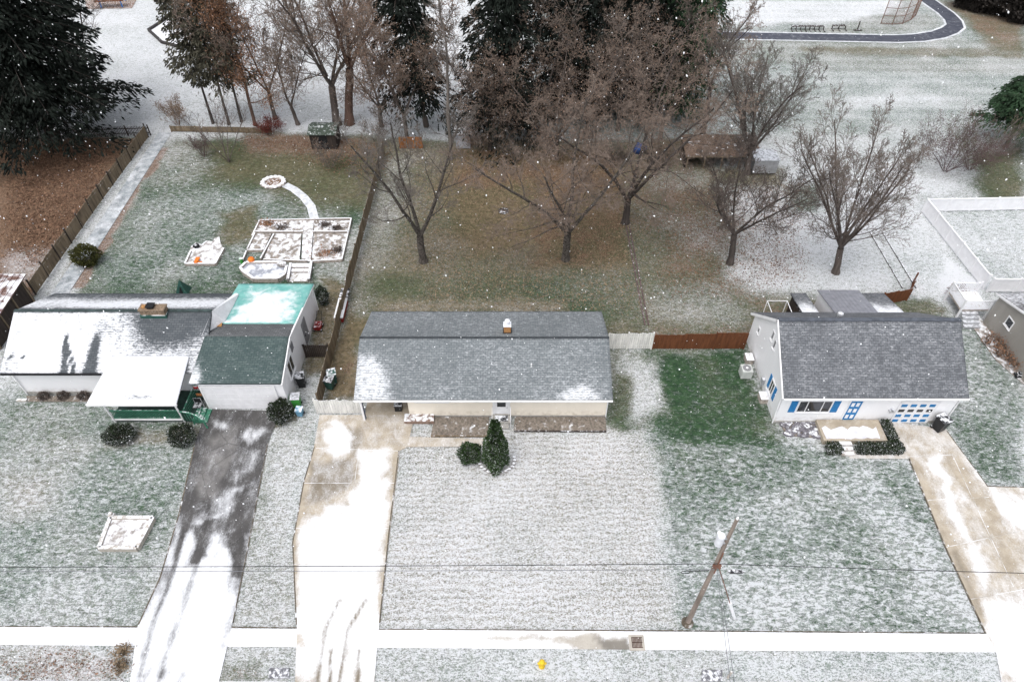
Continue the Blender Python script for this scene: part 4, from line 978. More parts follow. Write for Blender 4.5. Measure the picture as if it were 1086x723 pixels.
def grow(seed, p, d, H, r, clear=.25, nl=(8, 7, 6, 4), ratio=(.62, .5, .5, .5), ang=(42, 45, 45, 45), up=(.0, .10, .07, .04), wob=(.07, .13, .2, .25), rmin=.013, fork=0, fspread=.33, bias=None):
    rg = random.Random(seed); big_, tw = [], []; tips = []
    def br(p, d, L, r, lev):
        ns = (9, 7, 5, 3, 2)[lev]; sl = L/ns; last = lev >= len(nl)
        rend = max(rmin*.7, r*(.30 if lev == 0 else .22)); pts = [(p, d, r)]
        for i in range(ns):
            w_ = wob[min(lev, 3)]
            d = (d+Vector((rg.gauss(0, w_), rg.gauss(0, w_), rg.gauss(0, w_)*.7+up[min(lev, 3)]))).normalized()
            q = p+d*sl; rb = r+(rend-r)*((i+1)/ns)**.8; ra = r+(rend-r)*(i/ns)**.8
            (big_ if lev <= 1 or ra > .05 else tw).append((tuple(p), tuple(q), max(ra, rmin*.8), max(rb, rmin*.6)))
            p = q; pts.append((p, d, rb))
        if last or lev >= 2: tips.append((tuple(p), tuple(d)))
        if last: return
        n = nl[lev]; st = clear if lev == 0 else .22
        az = rg.uniform(0, 6.28)
        for j in range(n):
            f = st+(1-st)*((j+rg.uniform(.1, .9))/n); k = min(ns-1, int(f*ns)); u = f*ns-k
            q = Vector(pts[k][0]).lerp(Vector(pts[k+1][0]), u); dd = pts[k+1][1]; rr_ = pts[k][2]
            az += 2.4+rg.uniform(-.5, .5); ax = dd.orthogonal().normalized(); ax.rotate(Matrix.Rotation(az, 3, dd))
            a = math.radians(ang[lev]*rg.uniform(.7, 1.3)*(1.15-.35*f if lev == 0 else 1)); nd = dd.copy(); nd.rotate(Matrix.Rotation(a, 3, ax))
            if bias is not None and lev == 0: nd = (nd+bias).normalized()
            Lc = L*ratio[lev]*rg.uniform(.65, 1.15)*((1.15-.6*f) if lev == 0 else (1.1-.55*f))
            br(q, nd, Lc, max(rmin, rr_*(.44 if lev == 0 else .46)*rg.uniform(.8, 1.1)), lev+1)
        if lev == 0 and fork:
            pass
    for i in range(max(1, fork)):
        if fork:
            az = 6.28*i/fork+rg.uniform(-.4, .4); dd = (Vector(d)+Vector((math.cos(az), math.sin(az), 0))*fspread).normalized()
            br(Vector(p), dd, H*rg.uniform(.82, 1.05), r*(.60 if fork < 5 else .50), 0)
        else: br(Vector(p), Vector(d).normalized(), H, r, 0)
    return big_, tw, tips
def bare_tree(name, loc, label, seed, H, r, bark, twig, leaves=0, leafmat=None, leafsize=.10, trunk_h=0.0, lean=(0, 0), fork=0, sides=3, group=None, cat='tree', **kw):
    loc = Vector(loc); t = thing(name, loc, label, cat, group)
    segs = []; p = loc.copy(); d = Vector((lean[0], lean[1], 1)).normalized()
    if trunk_h > 0:                                          # clear trunk below the fork, with a root flare
        n = 5; rg = random.Random(seed+5)
        for i in range(n):
            d2 = (d+Vector((rg.gauss(0, .04), rg.gauss(0, .04), 0))).normalized(); q = p+d2*trunk_h/n
            segs.append((tuple(p), tuple(q), r*(1.55 if i == 0 else 1.12-.03*i), r*(1.12-.03*(i+1)))); p = q
    big_, tw, tips = grow(seed, p, d, H-trunk_h, r, fork=fork, **kw)
    segs_mesh('trunk', segs+big_, bark, t, 7)
    ex = None
    if leaves:
        rng = np.random.default_rng(seed); T = np.array([x[0] for x in tips]); D = np.array([x[1] for x in tips])
        i = rng.integers(0, len(T), leaves); P = T[i]+rng.normal(size=(leaves, 3))*.42-D[i]*rng.uniform(-.2, 1.0, leaves)[:, None]
        ex = cards(P, rng.normal(size=(leaves, 3)), leafsize*rng.uniform(.6, 1.5, leaves), leafsize*.7*rng.uniform(.6, 1.4, leaves), rng)
    segs_mesh('crown', tw, twig, t, sides, ex, leafmat)
    return t
def conifer(name, loc, label, seed, H, Rr, r, clear, mat, bark, n=110, per=110, droop=.45, sz=.55, group=None, power=.8, lean=(0, 0), ragged=.3):
    loc = Vector(loc); t = thing(name, loc, label, 'tree', group); rng = np.random.default_rng(seed)
    top = Vector((loc.x+lean[0], loc.y+lean[1], loc.z+H)); segs = []
    for i in range(8):
        a, c = loc.lerp(top, i/8), loc.lerp(top, (i+1)/8); segs.append((tuple(a), tuple(c), r*(1-i/8*.9)*(1.3 if i == 0 else 1), r*(1-(i+1)/8*.9)))
    P, D = [], []; br = []
    for k in range(n):
        f = ((k+rng.uniform(0, 1))/n)**.9; z = clear+(H-clear)*f
        L = Rr*(1-f)**power*rng.uniform(1-ragged*1.4, 1+ragged*.5)+.35; az = k*2.39996+rng.uniform(-.5, .5)
        o = loc.lerp(top, z/H); dv = np.array([math.cos(az), math.sin(az), 0]); lat = np.array([-dv[1], dv[0], 0])
        s = rng.uniform(.0, 1, per)**.7; pos = np.array(o)[None]+dv[None]*(s*L)[:, None]
        sag = (.12*s-droop*s**1.6)*L; pos[:, 2] += sag
        sp = rng.normal(size=per)*(.05+.22*(1-np.abs(2*s-1.1)**2).clip(0, 1))*min(L, 4)
        pos += lat[None]*sp[:, None]; pos[:, 2] += -np.abs(sp)*.25+rng.normal(size=per)*.12
        P.append(pos); dd = dv[None]*.8+lat[None]*(np.sign(sp)*.6)[:, None]+np.array([0, 0, -.55])[None]*rng.uniform(.2, 1.5, per)[:, None]+rng.normal(size=(per, 3))*.25; D.append(dd)
        q = [np.array(o)+dv*L*u+np.array([0, 0, (.12*u-droop*u**1.6)*L]) for u in (0, .35, .7, 1)]
        for a, c, ra, rb in zip(q[:-1], q[1:], (.05, .035, .022), (.035, .022, .01)): br.append((tuple(a), tuple(c), ra*r*3, rb*r*3))
    P = np.concatenate(P); D = np.concatenate(D); m = len(P)
    ln = sz*rng.uniform(.6, 1.35, m); V, F = cards(P, D, ln, ln*.38, rng, .15)
    segs_mesh('trunk', segs+br, bark, t, 5)
    npmesh('crown', V, F, mat, t)
    return t
def leafy_bush(name, loc, label, seed, rx, ry, rz, mat, n=2600, sz=.16, cone=0.0, group=None, cat='bush', stems=True):
    loc = Vector(loc); t = thing(name, loc, label, cat, group); rng = np.random.default_rng(seed)
    d = rng.normal(size=(n, 3)); d /= np.linalg.norm(d, axis=1)[:, None]
    rad = rng.uniform(.55, 1.0, n)**.5*(1+.16*np.sin(d[:, 0]*5+seed)*np.sin(d[:, 1]*4+2*seed)+.10*np.sin(d[:, 2]*9+seed))
    P = d*rad[:, None]*np.array([rx, ry, rz]); zz = (P[:, 2]+rz)/(2*rz)
    if cone: P[:, :2] *= (1-cone*np.clip(zz, 0, 1))[:, None]*1.15
    P[:, 2] += rz*.97; P[:, 2] = np.maximum(P[:, 2], .04); P += np.array(loc)
    D = d+np.array([0, 0, .35])+rng.normal(size=(n, 3))*.5; ln = sz*rng.uniform(.6, 1.4, n)
    V, F = cards(P, D, ln, ln*.55, rng); npmesh('foliage', V, F, mat, t)
    b = MB()
    for i in range(5):
        a = 6.28*i/5; b.tube(loc+Vector((.05*math.cos(a), .05*math.sin(a), -.02)), loc+Vector((rx*.5*math.cos(a), ry*.5*math.sin(a), rz*1.1)), .03, .012, 5)
    b.build('stem', M['bark_dark'], t); return t
def twig_shrub(name, loc, label, seed, H, spread, twig, stems=7, leaves=0, leafmat=None, group=None, cat='shrub', lsz=.1):
    loc = Vector(loc); t = thing(name, loc, label, cat, group); rg = random.Random(seed); B_, T_, tp = [], [], []
    for i in range(stems):
        az = 6.28*i/stems+rg.uniform(-.5, .5); d = Vector((math.cos(az)*spread, math.sin(az)*spread, 1))
        b, w_, ti = grow(seed*31+i, loc+Vector((.15*math.cos(az), .15*math.sin(az), 0)), d, H*rg.uniform(.75, 1.1), .03, clear=.12, nl=(8, 6, 4), rmin=.009, ang=(35, 40, 40, 40)); B_ += b; T_ += w_; tp += ti
    ex = None
    if leaves:
        rng = np.random.default_rng(seed); Q = np.array([x[0] for x in tp]); i = rng.integers(0, len(Q), leaves)
        ex = cards(Q[i]+rng.normal(size=(leaves, 3))*.2, rng.normal(size=(leaves, 3)), lsz*rng.uniform(.6, 1.5, leaves), lsz*.7*rng.uniform(.6, 1.4, leaves), rng)
    segs_mesh('twigs', B_+T_, twig, t, 3, ex, leafmat); return t

# yard trees in front
bare_tree('bare_tree', G(449, 277), 'bare grey tree with a forked trunk in the middle yard, nearest the long wood fence', 11, 14.5, .30, M['bark_old'], M['twig_grey'], trunk_h=2.6, fork=3, fspread=.38, clear=.12, nl=(9, 8, 7, 5), ratio=(.42, .5, .5, .5), ang=(42, 44, 45, 45))
bare_tree('bare_tree', G(600, 275), 'brown-twigged tree in the middle yard left of the brick edging', 12, 14.0, .30, M['bark_old'], M['twig_brown'], leaves=1800, leafmat=M['leaf_brown'], leafsize=.085, trunk_h=2.8, fork=4, fspread=.7, clear=.04, nl=(10, 8, 7, 5), ratio=(.46, .5, .48, .5), ang=(58, 48, 48, 45), up=(0, .0, -.01, 0), rmin=.014)
bare_tree('bare_tree', G(663, 236), 'brown-twigged tree standing at the far end of the brick edging', 13, 16.0, .30, M['bark_dark'], M['twig_brown'], leaves=3000, leafmat=M['leaf_brown'], leafsize=.09, trunk_h=2.4, fork=4, fspread=.6, clear=.03, nl=(10, 8, 7, 5), ratio=(.44, .5, .48, .5), ang=(56, 46, 48, 45), up=(0, .02, .01, 0), rmin=.015)
bare_tree('bare_tree', G(774, 279), 'dark bare tree with a crooked trunk behind the brown fence', 18, 10.2, .25, M['bark_dark'], M['twig_dark'], trunk_h=2.6, lean=(-.04, .25), fork=5, fspread=.75, clear=.1, nl=(9, 9, 7, 5), ratio=(.52, .52, .52, .5), ang=(46, 42, 42, 42), wob=(.09, .12, .16, .22))
bare_tree('bare_tree', G(886, 289), 'bare vase-shaped tree with upswept branches in the snowy right yard', 153, 12.6, .26, M['bark'], M['twig'], trunk_h=2.6, lean=(-.13, .03), fork=8, fspread=.46, clear=.04, nl=(9, 7, 6, 4), ratio=(.44, .58, .58, .55), ang=(26, 32, 36, 40), up=(.01, .08, .06, .04), wob=(.06, .09, .13, .2))
# trees along the back of the lots
bare_tree('bare_tree', G(745, 144), 'tall thin bare tree with a leaning dark trunk right of the spruces', 16, 14, .22, M['bark_dark'], M['twig'], lean=(-.02, .1), trunk_h=5, fork=2, fspread=.2, clear=.12, nl=(9, 7, 6, 4), ratio=(.4, .5, .5, .5), ang=(35, 38, 40, 40), rmin=.016)
bare_tree('bare_tree', G(792, 184), 'bare spreading tree behind the low brown lean-to', 172, 13.2, .27, M['bark'], M['twig_grey'], trunk_h=2.2, lean=(-.12, 0), fork=7, fspread=.46, clear=.05, nl=(10, 8, 6, 5), ratio=(.44, .52, .52, .5), ang=(30, 34, 38, 40), up=(0, .08, .06, .03), wob=(.06, .10, .15, .2), rmin=.014)
bare_tree('bare_tree', G(478, 169), 'slender pale-trunked bare tree beside the small grey shed', 18, 17, .17, M['bark_grey'], M['twig_grey'], trunk_h=5, clear=.2, nl=(16, 7, 6, 3), ratio=(.28, .5, .5, .5), ang=(50, 45, 45, 45), rmin=.015)
bare_tree('bare_tree', G(358, 132), 'big bare tree with long spreading limbs behind the dark playhouse', 19, 19, .38, M['bark'], M['twig_brown'], trunk_h=4.2, fork=5, fspread=.6, clear=.06, nl=(10, 9, 7, 5), ratio=(.46, .5, .5, .5), ang=(48, 44, 45, 45), leaves=5000, leafmat=M['leaf_brown'], rmin=.017)
bare_tree('bare_tree', G(371, 131), 'thick reddish-trunked tree leaning right beside the big bare tree', 20, 19, .42, M['bark_red'], M['twig_brown'], lean=(.14, .05), trunk_h=6, fork=3, fspread=.4, clear=.1, nl=(10, 9, 7, 5), ratio=(.4, .5, .5, .5), leaves=8000, leafmat=M['leaf_brown'], rmin=.017)
bare_tree('bare_tree', G(316, 132), 'small crooked bare tree left of the big bare tree', 21, 10, .19, M['bark'], M['twig_brown'], lean=(-.15, 0), trunk_h=2, fork=3, fspread=.6, clear=.1, nl=(9, 8, 7, 4), ratio=(.5, .5, .5, .5), ang=(50, 44, 45, 45), rmin=.016, leaves=1500, leafmat=M['leaf_brown'])
bare_tree('oak_tree', G(271, 133), 'slim tree still holding orange-brown leaves, right of the pines', 22, 16, .18, M['bark_red'], M['twig_brown'], trunk_h=1.5, clear=.05, nl=(22, 8, 7, 3), ratio=(.24, .5, .5, .5), ang=(58, 45, 45, 45), leaves=15000, leafmat=M['leaf_orange'], leafsize=.13, rmin=.015)
bare_tree('oak_tree', G(432, 150), 'tree with clinging brown leaves in front of the conifer by the middle fence end', 23, 14, .2, M['bark'], M['twig_brown'], trunk_h=3, fork=3, fspread=.5, clear=.08, nl=(11, 9, 7, 5), ratio=(.42, .5, .5, .5), leaves=12000, leafmat=M['leaf_brown'], leafsize=.10, rmin=.016)
bare_tree('bare_tree', G(243, 172), 'small multi-stemmed bare tree at the back of the left lawn', 24, 6.5, .10, M['bark'], M['twig'], fork=5, fspread=.45, clear=.25, nl=(7, 6, 5), ratio=(.42, .5, .5), ang=(35, 40, 40, 40), lean=(-.1, 0))
bare_tree('bare_tree', G(108, 112), 'bare tree reaching up behind the big dark conifer', 25, 14, .2, M['bark'], M['twig_grey'], trunk_h=3, fork=3, clear=.15, nl=(8, 7, 6, 4), ratio=(.45, .5, .5, .5), lean=(-.05, 0), rmin=.016)
bare_tree('bare_tree', G(292, 126), 'bare tree with a straight trunk just right of the orange-leaved tree', 26, 15, .2, M['bark'], M['twig_brown'], trunk_h=3, fork=3, fspread=.5, clear=.08, nl=(10, 8, 6, 5), ratio=(.45, .5, .5, .5), rmin=.017, leaves=3000, leafmat=M['leaf_brown'])
for i, (px, py, sd, H, lb, lf) in enumerate([(560, 152, 31, 13.5, 'bare brown tree in the back row just right of the first spruce', 1700), (622, 146, 32, 14.5, 'bare brown tree in the back row in front of the spruces, above the brush', 1700),
                                         (700, 148, 33, 14.5, 'bare brown tree in the back row beside the end of the lean-to roof', 1700), (655, 138, 34, 16, 'pale-trunked brown tree deep in the back row between the spruces', 3000), (405, 134, 35, 13, 'bare brown tree between the leaning red trunk and the conifer', 4000),
                                         (590, 168, 36, 11.5, 'low wide bare tree at the back of the middle yard left of the blue tarp', 3500), (520, 158, 37, 10.5, 'low bare tree at the back edge of the middle yard by the grey shed', 4000)]):
    bare_tree('bare_tree', G(px, py), lb, sd, H, .2, M['bark'] if i % 2 else M['bark_dark'], M['twig_brown'] if i not in (3, 6) else M['twig'], trunk_h=2.0, fork=4, fspread=.55, clear=.03, nl=(9, 8, 6, 4), ratio=(.44, .5, .48, .5), ang=(56, 46, 46, 45), up=(0, .02, .01, 0), leaves=lf, leafmat=M['leaf_brown'], leafsize=.10, rmin=.016)
# evergreens
conifer('conifer_tree', G(58, 148), 'huge dark spreading conifer over the leaf-covered lot at the left edge', 41, 27, 9.6, .5, 2.6, M['needle'], M['bark_dark'], n=300, per=260, droop=.30, sz=.5, power=.5, ragged=.28)
conifer('conifer_tree', G(5, 120), 'dark conifer behind the huge one, cut by the left edge', 42, 22, 7, .4, .8, M['needle'], M['bark_dark'], n=130, per=200, droop=.35, sz=.5, power=.6)
for i, (px, py, sd, lb) in enumerate([(226, 131, 43, 'thin pine with a bare dark lower trunk, leftmost of the three pines'), (243, 132, 44, 'thin pine with a bare dark lower trunk, middle of the three pines'), (256, 129, 45, 'thin pine with a bare lower trunk next to the orange-leaved tree')]):
    conifer('pine_tree', G(px, py), lb, sd, 16.5+i, 2.1, .15, 4.6, M['needle_olive'], M['bark_dark'], n=85, per=110, droop=.2, sz=.36, group='thin pines at the back of the left yard', ragged=.6, power=.45, lean=(.3+.3*i, 0))
conifer('spruce_tree', G(452, 134), 'conifer with a leaning trunk behind the orange wood panels', 46, 20, 4.6, .27, 3.2, M['needle'], M['bark'], n=110, per=170, droop=.6, sz=.42, lean=(-1.6, 0), ragged=.55, power=.55)
for i, (px, py, sd, Hh, Rr, lb) in enumerate([(533, 146, 47, 22, 5.2, 'tall dark spruce rising from the back of the middle yard, leftmost of the spruce row'), (590, 118, 48, 24, 6.0, 'tall dark spruce second from the left in the spruce row'),
                                      (634, 114, 49, 25, 6.0, 'tall dark spruce third from the left in the spruce row'), (676, 116, 50, 24, 6.0, 'tall dark spruce next to last at the right of the spruce row'), (716, 116, 51, 23, 5.6, 'tall dark spruce with drooping branches at the right end of the spruce row')]):
    conifer('spruce_tree', G(px, py), lb, sd, Hh, Rr, .3, 1.6, M['needle'] if i < 4 else M['needle_green'], M['bark_dark'], n=150, per=220, droop=.5, sz=.42, group='spruces behind the middle yard', ragged=.5, power=.62)
conifer('pine_tree', G(1066, 156), 'green pine with a bare leaning trunk cut by the right edge', 52, 7.0, 3.6, .2, 2.4, M['needle_green'], M['bark'], n=80, per=240, droop=.08, sz=.34, power=.35, lean=(.6, .8))
# shrubs
twig_shrub('bare_shrub', G(189, 133), 'round tan bare shrub at the far end of the gravel strip', 61, 2.6, .55, M['twig_tan'], 8, 1500, M['twig_tan'])
twig_shrub('bare_shrub', G(217, 166), 'small reddish bare shrub at the back corner of the left lawn', 62, 2.2, .35, M['twig_purple'], 7)
twig_shrub('bare_shrub', G(1002, 182), 'purple-brown bare shrub in the snow at the right, left one of the pair', 63, 5.0, .75, M['twig_purple'], 13, 2600, M['twig_purple'])
twig_shrub('bare_shrub', G(1028, 180), 'brown bare shrub nearer the pine, right one of the pair', 64, 4.8, .75, M['twig'], 12, 1600, M['boxwood'])
for i, (px, py, lb, h) in enumerate([(548, 172, 'low brush of bare twigs at the back of the middle yard under the spruces', 3.0), (590, 170, 'low bare brush in the middle of the back brush row', 3.2), (632, 172, 'bare brush beside the blue tarp', 3.2), (700, 172, 'bare brush in front of the lean-to roof end', 2.6), (400, 150, 'bare brush between the green playhouse and the orange wood panels', 2.8), (510, 160, 'bare brush right of the small grey shed', 2.8), (350, 178, 'grey bare shrub in front of the green playhouse', 2.4)]):
    twig_shrub('brush_shrub', G(px, py), lb, 70+i, h, .7, M['twig_brown'] if i % 2 else M['twig_grey'], 7, 500, M['leaf_brown'], group='bare brush along the back of the lots')
twig_shrub('red_shrub', G(288, 140), 'low dark red shrub under the trees at the back of the left yard', 81, 1.4, 1.0, M['red_shrub'], 8, 2500, M['red_shrub'])
for i, (px, py, lb) in enumerate([(1035, 8, 'dark thicket bush at the top right corner, left one'), (1062, 14, 'dark thicket bush at the top right corner, middle one'), (1086, 22, 'dark thicket bush at the top right corner by the edge')]):
    leafy_bush('thicket_shrub', G(px, py), lb, 84+i, 3.4, 2.6, 2.3, M['thicket'], 6000, .5, group='dark thicket at the top right', cat='shrub')
leafy_bush('evergreen_bush', G(95, 279), 'rounded olive-green bush by the weathered fence and gravel strip', 91, 1.0, .95, .85, M['boxwood'], 3600, .16)
leafy_bush('evergreen_bush', G(299, 443), 'dark clipped ball bush at the right corner of the garage door', 92, .8, .8, .72, M['hedge'], 3400, .14)
leafy_bush('evergreen_bush', G(129, 465), 'dark clipped bush at the left front of the green porch', 93, .95, .75, .52, M['hedge'], 3200, .13)
leafy_bush('evergreen_bush', G(195, 467), 'dark clipped bush at the foot of the green porch stairs', 94, .85, .78, .62, M['hedge'], 3200, .13)
leafy_bush('evergreen_bush', G(499, 486), 'small round green bush beside the cone-shaped evergreen', 95, .72, .7, .60, M['arbor'], 2600, .13)
leafy_bush('arborvitae', G(526, 494), 'cone-shaped green evergreen in front of the ranch house door', 96, .95, .92, 2.5, M['arbor'], 9500, .15, cone=.86)
leafy_bush('dark_shrub', G(344, 322), 'narrow dark evergreen at the rear corner of the teal-roofed addition', 97, .42, .42, .9, M['hedge'], 1500, .13)

# hedge round the right porch
hd = thing('hedge', (24.3, 27.0, 0), 'clipped low dark hedge bordering the porch of the blue-shuttered house', 'hedge')
rng = np.random.default_rng(5)
def hedge_box(x0, x1, y0, y1, h, n):
    P = rng.uniform((x0, y0, 0), (x1, y1, h), (n, 3)); e = rng.uniform(0, 1, n)
    P[e < .35, 2] = h-rng.uniform(0, .06, (e < .35).sum()); P[(e > .35) & (e < .65), 1] = y0+rng.uniform(0, .06, ((e > .35) & (e < .65)).sum())
    ln = .12*rng.uniform(.6, 1.4, n); return cards(P, rng.normal(size=(n, 3))+np.array([0, -.2, .5]), ln, ln*.6, rng)
for nm, a in (('hedge_run', (22.5, 25.5, 26.35, 26.95, .62, 3600)), ('hedge_run', (24.8, 25.4, 26.97, 28.8, .62, 2600)), ('hedge_run', (20.55, 21.45, 26.35, 26.95, .6, 1400))):
    V, F = hedge_box(*a); npmesh(nm, V, F, M['hedge'], hd)

# ------------------------------------------------------------------ BEDS AND GARDEN
def bed_frame(mb, px, z=0, wd=.12, h=.26):
    q = Gp(px)
    for a, c in zip(q[:-1], q[1:]): mb.bar(Vector((a.x, a.y, z)), Vector((c.x, c.y, z)), wd, h)
def soil_in(px, z, nm, mat, parent):
    b = MB(); b.prism([(p.x, p.y) for p in Gp(px)], 0, z); return b.build(nm, mat, parent)
M['bed_snow'] = plain('snowy_bed_soil', (.30, .265, .235), .95, .35, 5, snow=.34, sscale=2.2)
M['bed_dry'] = plain('dry_bed_growth', (.20, .115, .07), .95, .4, 6, snow=.22, sscale=7)
M['ice_snow'] = plain('thin_snow_on_sand', (.40, .37, .35), .9, .25, 4, snow=.38, sscale=2.0)
gb = thing('garden_beds', G(318, 262), 'large snowy raised garden bed divided by white timber edges in the left yard', 'raised bed')
for pts in ([(268, 252), (276, 235.5), (373, 233.5)], [(373, 233.5), (363, 277)], [(363, 277), (330, 279)], [(326, 278.5), (280, 277)], [(271, 247.5), (322, 247.5)], [(332, 247.5), (371, 247.5)], [(263, 266), (271, 249)], [(263, 267), (279, 267)], [(291, 250), (277, 276)], [(258, 278), (262, 268)]):
    b = MB(); bed_frame(b, pts); b.build('timber_edge', M['wood_snow'], gb)
for pts, m in (([(276, 236), (322, 235), (322, 246), (271, 247)], M['bed_snow']), ([(333, 235), (372, 235), (369, 247), (333, 247)], M['bed_snow']), ([(322, 235), (333, 235), (330, 278), (320, 278)], M['ice_snow']), ([(291, 249), (320, 249), (318, 277), (280, 276)], M['bed_snow']), ([(333, 249), (369, 249), (362, 276), (331, 277)], M['bed_snow']), ([(271, 249), (288, 249), (280, 266), (264, 266)], M['bed_snow'])):
    soil_in(pts, .12, 'soil', m, gb)
for i, (px, py, rx) in enumerate([(284, 239, 1.0), (299, 243, .9), (345, 240, .6), (357, 244, .6), (345, 270, 1.3), (358, 267, .6)]):
    b = G(px, py); v = np.random.default_rng(i).normal(size=(260, 3))*np.array([rx*.4, rx*.3, .08])+np.array([b.x, b.y, .2]); r_ = np.random.default_rng(i+9)
    V, F = cards(v, r_.normal(size=(260, 3)), r_.uniform(.1, .3, 260), r_.uniform(.05, .12, 260), r_); tag(npmesh('dead_plants', V, F, M['leaf_orange'] if i in (0, 4) else M['twig_dark'], gb), kind='stuff')
sb = thing('sandbox', G(217, 268), 'snowy sandbox with a white timber rim on the left lawn', 'sandbox')
b = MB(); bed_frame(b, [(203, 268), (197, 281.5), (229, 281.5), (238, 265)], 0, .15, .25); b.build('timber_rim', M['wood_snow'], sb)
soil_in([(203, 262), (208, 258), (214, 260), (219, 256), (226, 257), (228, 253), (233, 252), (234, 258), (237, 264), (229, 280), (198, 280)], .10, 'snow_cover', M['ice_snow'], sb)
b = G(209, 263); k = MB(); k.blob((b.x, b.y, .25), .28, .26, .22, 3); tag(k.build('ash_bucket', M['black'], None), 'small black lump beside the snowy sandbox rim', 'bucket')
b = G(209.5, 280); k = MB(); k.box(b.x-.16, b.x+.16, b.y-.1, b.y+.5, .28, .36); k.box(b.x-.14, b.x+.14, b.y-.2, b.y-.102, .05, .36); k.box(b.x+.18, b.x+.5, b.y-.1, b.y-.02, .26, .32); tag(k.build('toy_slide', M['orange'], None), 'small orange toy slide on the sandbox rim', 'toy')
pd = thing('garden_pond', G(281, 291), 'frozen octagonal garden pond with a pale timber rim behind the teal roof', 'pond')
oc = [(256, 287), (262, 281.5), (299, 281), (305, 285), (303, 294), (296, 298.5), (270, 298.5), (259, 291)]
k = MB(); bed_frame(k, oc+[oc[0]], 0, .22, .40); k.build('rim', M['wood_snow'], pd); soil_in(oc, .25, 'ice', M['ice'], pd)
gs = thing('garden_steps', G(318, 290), 'short timber garden steps between the pond and the raised beds', 'steps')
for i, (a, c, e, f) in enumerate([(308, 329, 282, 286), (308, 328, 286.5, 290), (307, 328, 290.5, 299)]):
    q = Gp([(a, f), (c, f), (c, e), (a, e)]); k = MB(); k.prism([(p.x, p.y) for p in q], 0, .30-.1*i); k.build('tread', M['wood_snow'] if i < 2 else M['wood_pale'], gs)
for a, c in (((306, 299), (309, 282)), ((328, 299), (331, 280))):
    k = MB(); k.bar(G(*a), G(*c), .22, .36); k.build('side_wall', M['stone'], gs)
rg = random.Random(4); k = MB(); k2 = []
b = G(301, 284); k.blob((b.x, b.y, .35), .38, .3, .3, 2); k.blob((b.x-.35, b.y+.15, .25), .25, .22, .22, 5); tag(k.build('rock_pile', M['stone'], None), 'snow-dusted rocks at the right end of the frozen pond', 'rocks')
b = G(268, 280); k = MB(); k.lathe((b.x, b.y, .30), [(.1, 0), (.27, .1), (.29, .22), (.2, .36), (.05, .4)], 12); k.box(b.x-.03, b.x+.03, b.y-.03, b.y+.03, .7, .78)
tag(k.build('pumpkin', M['orange'], None), 'orange pumpkin on the garden edge by the pond', 'pumpkin')
b = G(257, 279); k = MB(); k.tube((b.x, b.y, 0), (b.x, b.y, .45), .14, .12, 10); k.tube((b.x, b.y, .45), (b.x, b.y, .52), .16, .16, 10); tag(k.build('watering_pot', M['lime'], None), 'bright green pot standing by the pond corner', 'pot')
pt = ribbon([(302, 196), (312, 201), (322, 209), (330, 219), (334, 234)], .8)
patch('path_garden', pt, .014, M['gravel'], lambda X, Y: 0*X+.62, res=.3)
fp = thing('fire_pit', G(290, 194), 'round fire pit ring with dark ashes at the end of the snowy garden path', 'fire pit'); b = G(290, 194)
k = MB()
for i in range(16):
    a = 6.28*i/16; k.blob((b.x+1.0*math.cos(a), b.y+.9*math.sin(a), .1), .26, .24, .16, i)
k.build('stone_ring', M['wood_snow'], fp); k = MB(); k.lathe((b.x, b.y, 0), [(.82, 0), (.8, .05), (.3, .09), (.02, .1)], 20); k.build('ash_bed', M['bed_dry'], fp)
b = G(194.5, 309, .0); tn = thing('toy_tent', b, 'little green pointed play tent on the lawn behind the left house', 'tent')
k = MB(); k.add([(b.x-.5, b.y-.4, 0), (b.x+.5, b.y-.4, 0), (b.x+.5, b.y+.5, 0), (b.x-.5, b.y+.5, 0), (b.x+.05, b.y, 1.25)], [(3, 2, 1, 0), (0, 1, 4), (1, 2, 4), (2, 3, 4), (3, 0, 4)]); k.build('canopy', M['dark_green'], tn)
k = MB(); k.add([(b.x-.2, b.y-.42, .02), (b.x+.2, b.y-.42, .02), (b.x+.03, b.y-.22, .75)], [(0, 1, 2)]); k.build('door_flap', M['black'], tn)
# front planter of the left lawn
pl = thing('planter_box', G(136, 568), 'square raised planter box with a pale stone rim on the left front lawn', 'raised bed')
oc = [(107, 583), (119, 551), (164, 551), (147, 583)]
k = MB(); bed_frame(k, oc+[oc[0]], 0, .22, .34); k.build('rim', M['wood_pale'], pl); soil_in(oc, .22, 'soil', M['ice_snow'], pl)
b = G(121, 549); k = MB(); k.box(b.x-.2, b.x+.15, b.y-.1, b.y+.1, 0, .42); k.box(b.x-.1, b.x+.08, b.y-.08, b.y+.08, .42, .6); tag(k.build('garden_ornament', M['wood_pale'], None), 'small pale ornament at the back corner of the front planter', 'ornament')
# beds in front of the ranch house
fb = thing('flower_bed', G(490, 452), 'brown mulch bed with a timber edge left of the ranch house door', 'flower bed')
soil_in([(461, 441.5), (519, 441.5), (517, 462), (457, 462)], .06, 'mulch', M['mulch'], fb); k = MB(); bed_frame(k, [(457, 463), (518, 463)], 0, .07, .14); k.build('edge', M['wood'], fb)
fb = thing('flower_bed', G(595, 450), 'brown mulch bed right of the ranch house door', 'flower bed')
soil_in([(546, 441.5), (642, 441.5), (643, 457), (545, 456.5)], .06, 'mulch', M['mulch'], fb); k = MB(); bed_frame(k, [(545, 457.5), (643, 458)], 0, .06, .12); k.build('edge', M['wood_dark'], fb)
k = MB(); q = Gp([(429, 449.5), (460.5, 449.5), (460.5, 441), (429.5, 441)]); k.prism([(p.x, p.y) for p in q], .0, .28); tag(k.build('brick_stoop', plain('brown_brick_step', (.24, .165, .13), .9, .3, 6, snow=.4)), 'low brown brick stoop at the carport end of the ranch house', 'step')
